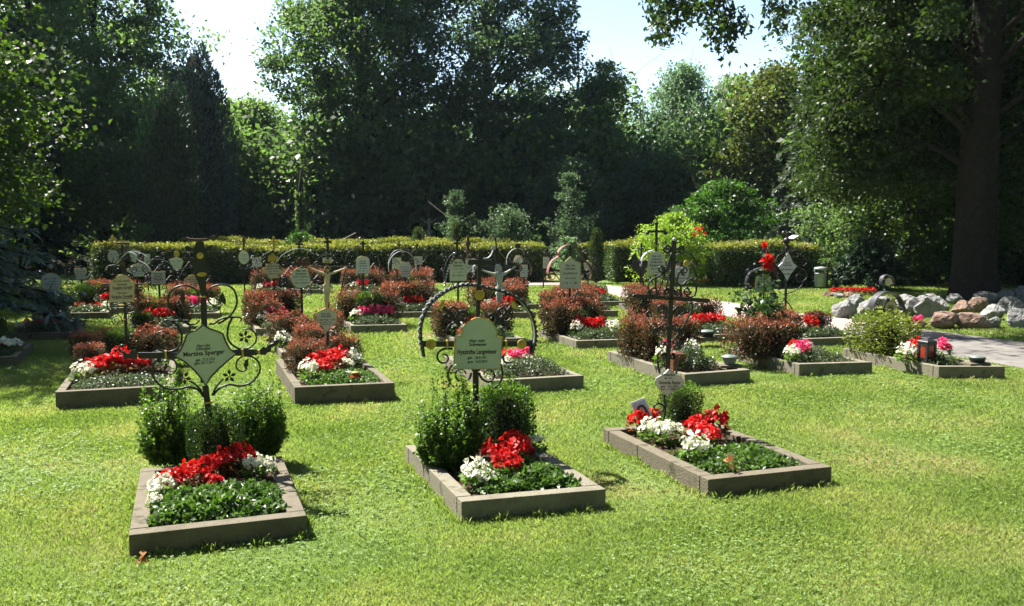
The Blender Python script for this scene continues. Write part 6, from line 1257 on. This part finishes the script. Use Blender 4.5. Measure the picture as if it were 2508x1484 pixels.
def generic(label, px, Y, plate, arch=None, top=None, bar=None, spirals=6, seed=1, mat='plate', yaw=14, roll=0, words=(), extra=None, rim='gold', archmat='iron', postw=.03):
    "plate = (kind, cx, cy, w, h), arch = points, top = (cx, cy of crown, height, width), all as measured"
    c = Cross(label, px, Y, yaw, roll); c.zoom(0, 0, 1.0); rng = random.Random(seed); k, x, y, w_, h_ = plate
    pc = c.L(x, y); sc_ = c.m(1); ty = c.L(top[0], top[1] + top[2] / 2)[1] if top else pc[1] + c.m(h_ * .7)
    c.bar('post', (0, 0), (pc[0] * .5, ty), postw); pts = [(pc[0] + a, pc[1] + b2) for a, b2 in shape(k, c.m(w_), c.m(h_))]
    o = c.plate(pts, mat, rim=rim, rr=.0035)
    ln = []; q = MB(); n = 0
    for i, wd in enumerate(words): ln.append((wd[0], pc[0], pc[1] + c.m(h_) * wd[1], c.m(h_) * wd[2], c.m(w_) * wd[3]))
    if ln: text_obj(ln, o, -.0235)
    z_ = [wd[1] for wd in words]; lo = min(z_) if z_ else .32
    for i in range(4 if not ln else 3):
        zz = lo - .15 - i * .15
        if zz < -.40: break
        ww = .34 if i % 2 == 0 else .26; scribble(q, pc[0] - c.m(w_) * ww, pc[0] + c.m(w_) * ww, pc[1] + c.m(h_) * zz, c.m(h_) * (.085 if i % 2 == 0 else .06), -.0235, rng)
    if q.v: q.build('lettering', 'ink', o)
    if arch: c.arch(c.LL(arch), .06, .008, archmat)
    if top: c.smallcross(c.L(top[0], top[1]), c.m(top[2]), c.m(top[3]), c.m(top[4] if len(top) > 4 else 5), top[5] if len(top) > 5 else 'iron')
    if bar: c.bar('crossbar', c.L(bar[0], bar[1]), c.L(bar[2], bar[3]), c.m(5)); [c.ornament(c.L(bar[i], bar[i + 1]), c.m(4.5), 'iron', 'bar_knob') for i in (0, 2)]
    pw, ph_ = c.m(w_), c.m(h_)
    pos = [(-.85, .55, .26, 0, 1), (.85, .55, .26, 3.1, -1), (-.85, -.1, .24, 1.5, 1), (.85, -.1, .24, 1.6, -1), (-.36, -.72, .2, 1.5, 1), (.36, -.72, .2, 1.6, -1), (-.42, 1.0, .2, -1, 1), (.42, 1.0, .2, 4.1, -1)]
    for u, v, r_, a, cw in pos[:spirals]:
        cx_, cz_, rr_ = pc[0] + u * pw, pc[1] + v * ph_, r_ * pw
        p = spiral(cx_, cz_, rr_, 1.5, a, cw); sx_ = -1 if u < 0 else 1; p = [(pc[0] + u * pw * .25, cz_ - rr_ * 1.3), ((p[0][0] + pc[0]) / 2, cz_ - rr_ * 1.2)] + p if v < 0 else [(pc[0] + sx_ * pw * .3, cz_ - rr_ * .9)] + p
        c.scroll(p, .0075, sub=0)
    if extra: extra(c)
    return c
HS_ = (('Hier ruht', .34, .15, .5), ('Schwester', .20, .15, .56)); HS2 = (('Hier ruht', .20, .12, .45), ('Schwester', .08, .12, .5))
def arcp(cx, cy, rx, ry, a0=180, a1=0, n=9): return [(cx + rx * math.cos(R(a0 + (a1 - a0) * i / n)), cy - ry * math.sin(R(a0 + (a1 - a0) * i / n))) for i in range(n + 1)]
generic('cross with white round plate under a tall silver arch', 737, 10.95, ('round', 737, 680, 48, 50), [(664, 706), (664, 680), (672, 650), (690, 626), (712, 613), (735, 609), (755, 613), (768, 622)], (733, 602, 28, 18, 5), None, 6, 2, 'plate', words=HS_, archmat='silver', extra=lambda c: (c.disc(c.L(737, 640), c.m(10), 'rust'), c.scroll(spiral(*c.L(690, 690), c.m(9), 1.4, 0, 1), .007, sub=0), c.scroll(spiral(*c.L(775, 690), c.m(10), 1.4, 3, -1), .007, sub=0)))
generic('cross topped by a golden cross over a wide scalloped plate', 671, 13.25, ('fancy', 668, 660, 52, 42), [(629, 672), (630, 650), (638, 632), (652, 620), (668, 612)], (670, 596, 34, 24, 5, 'gold'), None, 6, 3, 'plate_cream', words=HS_, archmat='silver', extra=lambda c: c.sheet('gilt_crown', c.LL([(655, 640), (658, 626), (664, 632), (669, 618), (674, 632), (680, 626), (683, 640)]), 'gold', -.02, .02))
generic('cross with arched plate inside the big dark round arch', 888, 13.35, ('arch', 888, 648, 33, 42), arcp(887, 650, 43, 47, 205, -20), (889, 600, 20, 14, 5), None, 8, 4, 'plate_white', words=HS2)
generic('black cross with oblong board behind the painted crucifix', 803, 14.2, ('rect', 801, 637, 22, 12), arcp(803, 650, 31, 26, 170, 10), (802, 597, 34, 18, 6), None, 4, 5, 'plate_white')
generic('cross with waisted white plate and double scroll arch', 992, 15.25, ('waist', 991, 660, 31, 36), arcp(985, 655, 34, 40, 195, -10), (1004, 610, 14, 10, 3), None, 8, 6, 'plate_white', archmat='silver')
generic('cross with white oblong plate behind the waisted plate', 972, 18.3, ('rect', 971, 645, 22, 28), arcp(975, 650, 24, 38, 190, 90), (977, 602, 22, 11, 3, 'rust'), None, 4, 7, 'plate_white', archmat='silver')
generic('small scroll-topped cross with square white plate near the hedge', 1024, 19.6, ('rect', 1024, 638, 20, 20), arcp(1024, 632, 20, 22, 190, -10), (1021, 604, 16, 9, 3), None, 8, 8, 'plate_white')
generic('cross with beaded arch and white step-topped plate', 1121, 14.0, ('step', 1121, 661, 42, 54), [(1090, 700), (1087, 672), (1092, 645), (1104, 625), (1120, 616)], (1119, 601, 34, 18, 5), None, 8, 9, 'plate', words=HS_, extra=lambda c: [c.ornament(c.L(1089 + 24 * math.sin(i / 11 * 1.4) * (i / 11), 700 - i * 7.2), c.m(3.2), 'silver', 'bead') for i in range(12)])
generic('reddish-topped tall cross half hidden behind the beaded arch', 1146, 16.8, ('rect', 1152, 650, 26, 34), None, (1146, 605, 56, 12, 6, 'rust'), None, 6, 10, 'plate_white')
generic('cross with small white plate under a thin dark arch by the hedge end', 1283, 16.2, ('rect', 1282, 663, 19, 30), arcp(1277, 660, 24, 32, 150, -25), None, None, 6, 11, 'plate_white', archmat='rust')
generic('cross with round plate and spade-shaped top by the hedge end', 1268, 20.2, ('round', 1268, 636, 22, 22), arcp(1268, 640, 28, 32, 195, 60), None, None, 4, 12, 'plate_white', archmat='silver', extra=lambda c: c.sheet('spade_finial', c.LL([(1268, 616), (1262, 606), (1261, 597), (1275, 597), (1274, 606)]), 'iron', -.01, .02))
def pinkarch(c):
    c.arch(c.LL([(1348, 682), (1341, 668), (1344, 652), (1352, 638), (1366, 628), (1366, 618), (1374, 607), (1385, 601), (1396, 600)]), .10, .008, 'pinkiron', 'arch'); c.arch(c.LL([(1396, 600), (1412, 606), (1424, 622), (1428, 634), (1442, 648), (1448, 664), (1446, 684)]), .10, .008, 'rust', 'arch')
generic('cross with pinkish pointed trefoil arch and pale pointed plate', 1395, 12.05, ('point', 1395, 667, 53, 78), None, (1396, 614, 30, 12, 4), (1352, 662, 1438, 664), 8, 13, 'plate', words=(('Hier ruht', .22, .10, .45), ('Schwester', .12, .10, .5)), extra=pinkarch)
def topcross(c):
    c.smallcross(c.L(1607, 574), c.m(52), c.m(46), c.m(6)); [c.ornament(c.L(x, y), c.m(5), 'iron', 'trefoil') for x, y in ((1585, 571), (1629, 571), (1607, 547))]
    c.arch(c.LL([(1568, 652), (1572, 632), (1584, 618), (1600, 612)]), .08, .008, 'silver'); c.bar('crossbar', c.L(1548, 642), c.L(1660, 642), c.m(5)); c.sheet('iron_leaf', c.LL([(1652, 660), (1660, 640), (1664, 642), (1658, 662)]), 'pinkiron')
generic('tall cross with trefoil top and pale arched name plate', 1606, 13.9, ('arch', 1606, 644, 46, 56), None, None, None, 6, 14, 'plate', words=(('Hier ruht', .30, .13, .5), ('Schwester', .17, .13, .55), ('M. Mercedes', .04, .13, .66), ('Riedermeier', -.10, .15, .76)), extra=topcross)
generic('cross with heart-shaped white plate and gilt rosette', 1668, 12.55, ('heart', 1668, 675, 38, 48), arcp(1672, 660, 38, 40, 170, 10), None, None, 6, 15, 'plate_white', rim='silver', extra=lambda c: (c.disc(c.L(1680, 645), c.m(8)), c.arch(c.LL([(1690, 655), (1700, 662), (1706, 675), (1704, 682)]), .05, .008, 'black')))
def bird(c):
    c.sheet('iron_bird', c.LL([(1544, 652), (1550, 638), (1548, 625), (1556, 618), (1560, 632), (1570, 640), (1582, 636), (1586, 648), (1578, 660), (1566, 668), (1552, 664)]), 'black', -.02, .04); c.smallcross(c.L(1570, 615), c.m(40), c.m(14), c.m(4)); c.bar('tie_rod', c.L(1566, 665), c.L(1584, 724), c.m(4)); c.sheet('iron_leaf', c.LL([(1556, 664), (1584, 660), (1570, 684)]), 'rust')
generic('dark cross shaped like a bird with spread wings beside the trefoil cross', 1569, 15.7, ('oval', 1568, 650, 10, 14), None, None, None, 4, 16, 'rust', rim=None, extra=bird)
generic('half-hidden cross with wide dark arch behind the climbing rose', 1862, 10.25, ('point', 1866, 692, 42, 46), [(1828, 712), (1826, 692), (1832, 674), (1845, 662), (1862, 656), (1880, 656), (1895, 664), (1905, 680), (1908, 700)], (1869, 625, 64, 10, 6), (1828, 706, 1908, 706), 4, 17, 'plate_stained', words=HS_, archmat='black')
generic('scroll cross with white diamond plate beyond the climbing rose', 1926, 12.2, ('diamond', 1926, 652, 52, 72), None, (1927, 596, 50, 14, 6), None, 0, 18, 'plate_white', rim='silver', words=(('Hier ruht', .12, .08, .3), ('Schwester', .04, .08, .45)), extra=lambda c: ([c.scroll(c.LL(p), .009) for p in ([(1922, 690), (1930, 672), (1948, 655), (1968, 660), (1976, 678), (1962, 690), (1950, 684), (1952, 672), (1964, 672)], [(1918, 720), (1940, 715), (1960, 702), (1965, 690)], [(1900, 650), (1912, 642), (1922, 628)], [(1952, 622), (1968, 628), (1976, 642), (1966, 652)], [(1898, 640), (1906, 625), (1920, 618)], [(1936, 618), (1955, 610), (1962, 620), (1950, 630)], [(1918, 730), (1932, 745), (1940, 760), (1932, 765)], [(1918, 735), (1908, 748)])], c.ornament(c.L(1926, 590), c.m(9)), c.ornament(c.L(1929, 608), c.m(8))))
def halfarch(c):
    c.arch(c.LL(arcp(2171, 758, 38, 44, 185, -5, 10)), .10, .010, 'steel'); c.arch(c.LL(arcp(2171, 690, 15, 17, 200, -20, 10)), .06, .008, 'steel', 'ring'); c.disc(c.L(2173, 690), c.m(10), 'plate_cream', name='medallion'); c.bar('crossbar', c.L(2132, 757), c.L(2212, 757), c.m(4)); c.disc(c.L(2178, 756), c.m(21), 'rust', y=-.016, name='plate_backing')
    for x, a, cw in ((2150, 0, 1), (2197, 3, -1)): c.scroll(spiral(*c.L(x, 740), c.m(10), 1.4, a, cw), .006, sub=0)
generic('half-round iron arch with cream round plate and small ring on top', 2174, 10.15, ('round', 2178, 755, 34, 36), None, None, None, 0, 19, 'plate_cream', words=(('Hier ruht', .2, .14, .5), ('Schwester', .06, .14, .6)), extra=halfarch)
generic('shaded cross with gilt-rimmed round plate left of the double plate', 126, 12.75, ('round', 126, 690, 46, 44), arcp(126, 660, 10, 16, 190, -10), None, None, 6, 20, 'plate_white', extra=lambda c: c.disc(c.L(125, 652), c.m(6), 'silver'))
generic('shaded cross with eared white plate under a thin round arch', 198, 15.3, ('ears', 198, 670, 30, 28), arcp(198, 672, 40, 46, 190, 0), None, None, 4, 21, 'plate_white')
generic('cross with square plate partly lettered in red under a double arch', 388, 13.4, ('rect', 388, 680, 32, 32), arcp(386, 665, 38, 30, 175, 5), None, None, 8, 22, 'plate', words=(('Hier ruht', .3, .18, .6), ('Schwester', .12, .18, .6)), extra=lambda c: text_obj([('Theresia', *c.L(388, 684), c.m(7), c.m(24))], c.root, -.025, 'redink', 'lettering'))
generic('cross with fancy white plates behind the double name plate', 332, 14.6, ('fancy', 340, 660, 56, 34), arcp(322, 640, 42, 24, 180, 0), None, None, 6, 23, 'plate_white', archmat='silver')
generic('cross with stepped cream plate behind the star flower cross', 474, 15.4, ('step', 474, 690, 42, 34), None, None, None, 4, 24, 'plate_cream')
generic('far cross with shield plate left of the star flower cross', 433, 19.0, ('shield', 433, 645, 36, 34), None, None, None, 6, 25, 'plate_white', extra=lambda c: c.disc(c.L(433, 622), c.m(7)))
generic('far cross with oval plate and thin gilded cross on top', 277, 18.6, ('oval', 278, 628, 26, 32), arcp(278, 640, 34, 40, 170, 10), (276, 592, 30, 18, 4, 'gold'), None, 4, 26, 'plate_white')
generic('far cross with small tablet between shield and eared plates', 361, 19.4, ('rect', 361, 635, 14, 26), arcp(361, 640, 22, 30, 180, 0), None, None, 4, 27, 'plate_white')
generic('far cross with oval plate left of the golden cross', 597, 18.5, ('oval', 597, 630, 24, 34), None, (597, 592, 26, 8, 5, 'rust'), None, 8, 28, 'plate_white')
generic('far cross with small tilted square plate left of the golden cross', 629, 19.0, ('rect', 629, 642, 22, 24), None, None, None, 4, 29, 'plate_white', roll=-4)
generic('far cross with grey shield plate right of the oval plate', 331, 20.0, ('shield', 330, 626, 26, 34), None, None, None, 4, 30, 'plate_white')
generic('far thin cross in front of the right end of the long hedge', 1330, 20.6, ('rect', 1337, 643, 16, 28), None, (1340, 616, 18, 12, 4), None, 2, 31, 'silver')
generic('far cross with white plate right of the pinkish arch', 1440, 16.4, ('shield', 1438, 655, 22, 36), None, None, None, 6, 32, 'plate_white')
# figure of the wayside crucifix in the wood
cc = Cross('x', 1050, 29.4, 0, 0, z=0); bpy.data.objects.remove(cc.root); cc.root = wc_root; cc.Mi = Matrix.Translation((-wc_root.location.x, -29.4, 0)); cc.o = cc.Mi @ Vector((0, 0, EYE)); cc.zoom(0, 0, 1)
P, H = joints(cc, (1051, 540), ((1046, 545), (1056, 545)), ((1030, 534), (1072, 533)), (1051, 565), (1051, 580), (1051, 594)); figure(wc_root, P, H, 'verdigris', y=-.15)

# ------------------------------------------------------------------ things set on the graves
def at_bed(x, y, z=.10): return G(x, y, z)
c = at_bed(870, 934, .15); k = c.y / FP; root = empty('grave_candle', c); tag(root, 'red glass grave candle with gilded lid among the ground cover', 'grave candle')
q = MB(); q.lathe([(12 * k, 0), (14 * k, 3 * k), (14.5 * k, 10 * k), (12 * k, 15 * k), (9 * k, 18 * k), (8.6 * k, 20 * k)], 24); q.build('glass', 'redglass', root, True)
q = MB(); q.lathe([(9.6 * k, 19.5 * k), (10.2 * k, 20.5 * k), (10.2 * k, 23 * k), (9 * k, 24 * k), (4 * k, 25 * k)], 24); q.build('lid', 'gold', root, True)
def lantern(x, y, w_, h_, label, frame, glass, yaw, roof=True):
    c = at_bed(x, y, .125); k = c.y / FP; W, H = w_ * k, h_ * k; root = empty('grave_lantern', c, R(yaw)); tag(root, label, 'lantern'); t_ = W * .2
    q = MB(); q.box((0, 0, H * .04), (W * 1.06, W * 1.06, H * .08), bev=.004)
    for sx_ in (-1, 1):
        for sy_ in (-1, 1): q.box((sx_ * (W - t_) / 2, sy_ * (W - t_) / 2, H * .45), (t_, t_, H * .74), bev=.002)
    q.box((0, 0, H * .83), (W * 1.04, W * 1.04, H * .07), bev=.003)
    for sx_ in (-1, 1):
        q.box((0, sx_ * (W - t_ * .6) / 2, H * .16), (W - 2.02 * t_, t_ * .5, H * .14)); q.box((sx_ * (W - t_ * .6) / 2, 0, H * .16), (t_ * .5, W - 2.02 * t_, H * .14))
        q.box((0, sx_ * (W - t_ * .6) / 2, H * .75), (W - 2.02 * t_, t_ * .5, H * .08)); q.box((sx_ * (W - t_ * .6) / 2, 0, H * .75), (t_ * .5, W - 2.02 * t_, H * .08))
    q.build('frame', frame, root)
    for i in range(4):
        a = i * PI / 2; g = MB(); g.box((math.sin(a) * W * .42, -math.cos(a) * W * .42, H * .47), (W * .62, .004, H * .48), rot=a); g.build('pane', glass, root)
    q = MB(); q.lathe([(W * .72, H * .865), (W * .66, H * .89), (W * .30, H * .96), (W * .10, H), (W * .02, H * 1.0)], 4 if roof else 16); q.v = [((x - y) * .7071, (x + y) * .7071, z) for x, y, z in q.v]; q.build('roof', frame, root)
    q = MB(); q.lathe([(W * .16, H * .08), (W * .16, H * .40), (W * .13, H * .41)], 14); q.build('candle', 'redglass', root); return root
lantern(2268, 888, 31, 62, 'black metal lantern with red panes between begonias', 'black', 'lampglass', 22)
lantern(1656, 908, 32, 50, 'square copper-brown lantern behind the slender leaning cross', 'copper', 'copper', 14)
def holy_font(x, y, label, slab=True, dish=False):
    c = at_bed(x, y, .132 if y > 850 else .116); k = c.y / FP; root = empty('holy_water_stoup', c, R(14)); tag(root, label, 'holy water stoup')
    q = MB(); q.box((-4 * k, 0, 5 * k * .6), ((58 if not dish else 60) * k, 34 * k, 6 * k), bev=.004); q.build('slab', 'concrete', root)
    z0 = 6.2 * k; q = MB(); q.lathe([(11 * k, z0), (13 * k, z0 + 2 * k), (17 * k, z0 + 12 * k), (18.5 * k, z0 + 17 * k), (20 * k, z0 + 18 * k)] if not dish else [(15 * k, z0), (19 * k, z0 + 10 * k), (20 * k, z0 + 11 * k)], 22); q.build('bowl', 'verdigris' if not dish else 'black', root, True)
    q = MB(); q.lathe([(21 * k, z0 + 18.2 * k), (21 * k, z0 + 19.5 * k), (12 * k, z0 + 23 * k), (3 * k, z0 + 25 * k)] if not dish else [(20 * k, z0 + 11.2 * k), (16 * k, z0 + 15 * k), (4 * k, z0 + 17 * k)], 22)
    l = q.build('lid', 'verdigris', root, True)
    if not dish: q = MB(); q.box((0, 0, z0 + 29 * k), (1.8 * k, 1.8 * k, 9 * k)); q.box((0, -.2 * k, z0 + 30.5 * k), (6.5 * k, 1.7 * k, 1.7 * k)); q.build('lid_cross', 'black', l)
holy_font(1786, 898, 'greenish metal holy water stoup with cross lid on a stone slab'); holy_font(2392, 893, 'low dark holy water dish on a slab at the kerb corner', dish=True)
holy_font(1730, 830, 'low dark dish in the ground cover below the heart-shaped plate', dish=True)
# portrait photo leaning among the begonias
c = at_bed(1585, 1040, .14); k = c.y / FP; root = empty('portrait_photo', c); root.rotation_euler = (R(-12), R(-20), R(8)); tag(root, 'white-framed portrait photo of a veiled woman leaning among begonias', 'photo')
W, H = 40 * k, 66 * k
q = MB(); q.box((0, 0, H / 2), (W, .008, H), bev=.001); q.build('frame', 'white', root)
q = MB(); q.box((0, -.005, H / 2), (W * .82, .004, H * .84)); pic = q.build('picture', 'photo', root)
q = MB(); q.sheet([(-W * .38, H * .09), (W * .38, H * .09), (W * .36, H * .30), (W * .27, H * .42), (W * .30, H * .62), (W * .2, H * .76), (0, H * .80), (-W * .2, H * .76), (-W * .30, H * .62), (-W * .27, H * .42), (-W * .36, H * .30)], -.0080, .0008); q.build('veil', 'veil', pic)
q = MB(); q.sheet([(W * .16 * math.cos(a), H * .55 + H * .15 * math.sin(a)) for a in [i * PI / 10 for i in range(20)]], -.0092, .0008); q.build('face', 'skin', pic)
# fallen leaves
rng = np.random.default_rng(31)
for (x, y, z, lab, s) in ((352, 1372, .012, 'curled brown dead leaf lying at the near kerb corner', .055), (1790, 1138, .165, 'orange dead leaf lying on the glossy ground cover', .06)):
    c = G(x, y, z); o = leaves('fallen_leaf', rng.normal(0, .012, (5, 3)) * np.array([1, 1, .4]) + np.array([0, 0, .012]), s, s * .7, ['deadleaf'], rng, bias=(0, 0, -.1), up=(0, 0, 2.5)); o.location = c; tag(o, lab, 'leaf')
# ------------------------------------------------------------------ summer air: thin haze that lifts the shade of the far wood
q = MB(); q.box((0, 220, 9.3), (806, 566, 20.8)); hz = q.build('haze', 'plate'); hz.data.materials.clear()
m, t, out = nt('haze'); pv = N(t, 'ShaderNodeVolumePrincipled'); pv.inputs['Color'].default_value = (0.60, 0.80, 1.0, 1); pv.inputs['Density'].default_value = 0.0002; pv.inputs['Anisotropy'].default_value = 0.2
t.links.new(pv.outputs[0], out.inputs['Volume']); hz.data.materials.append(m); tag(hz, 'thin bluish summer haze', 'haze', kind='stuff')
S.cycles.volume_bounces = 0
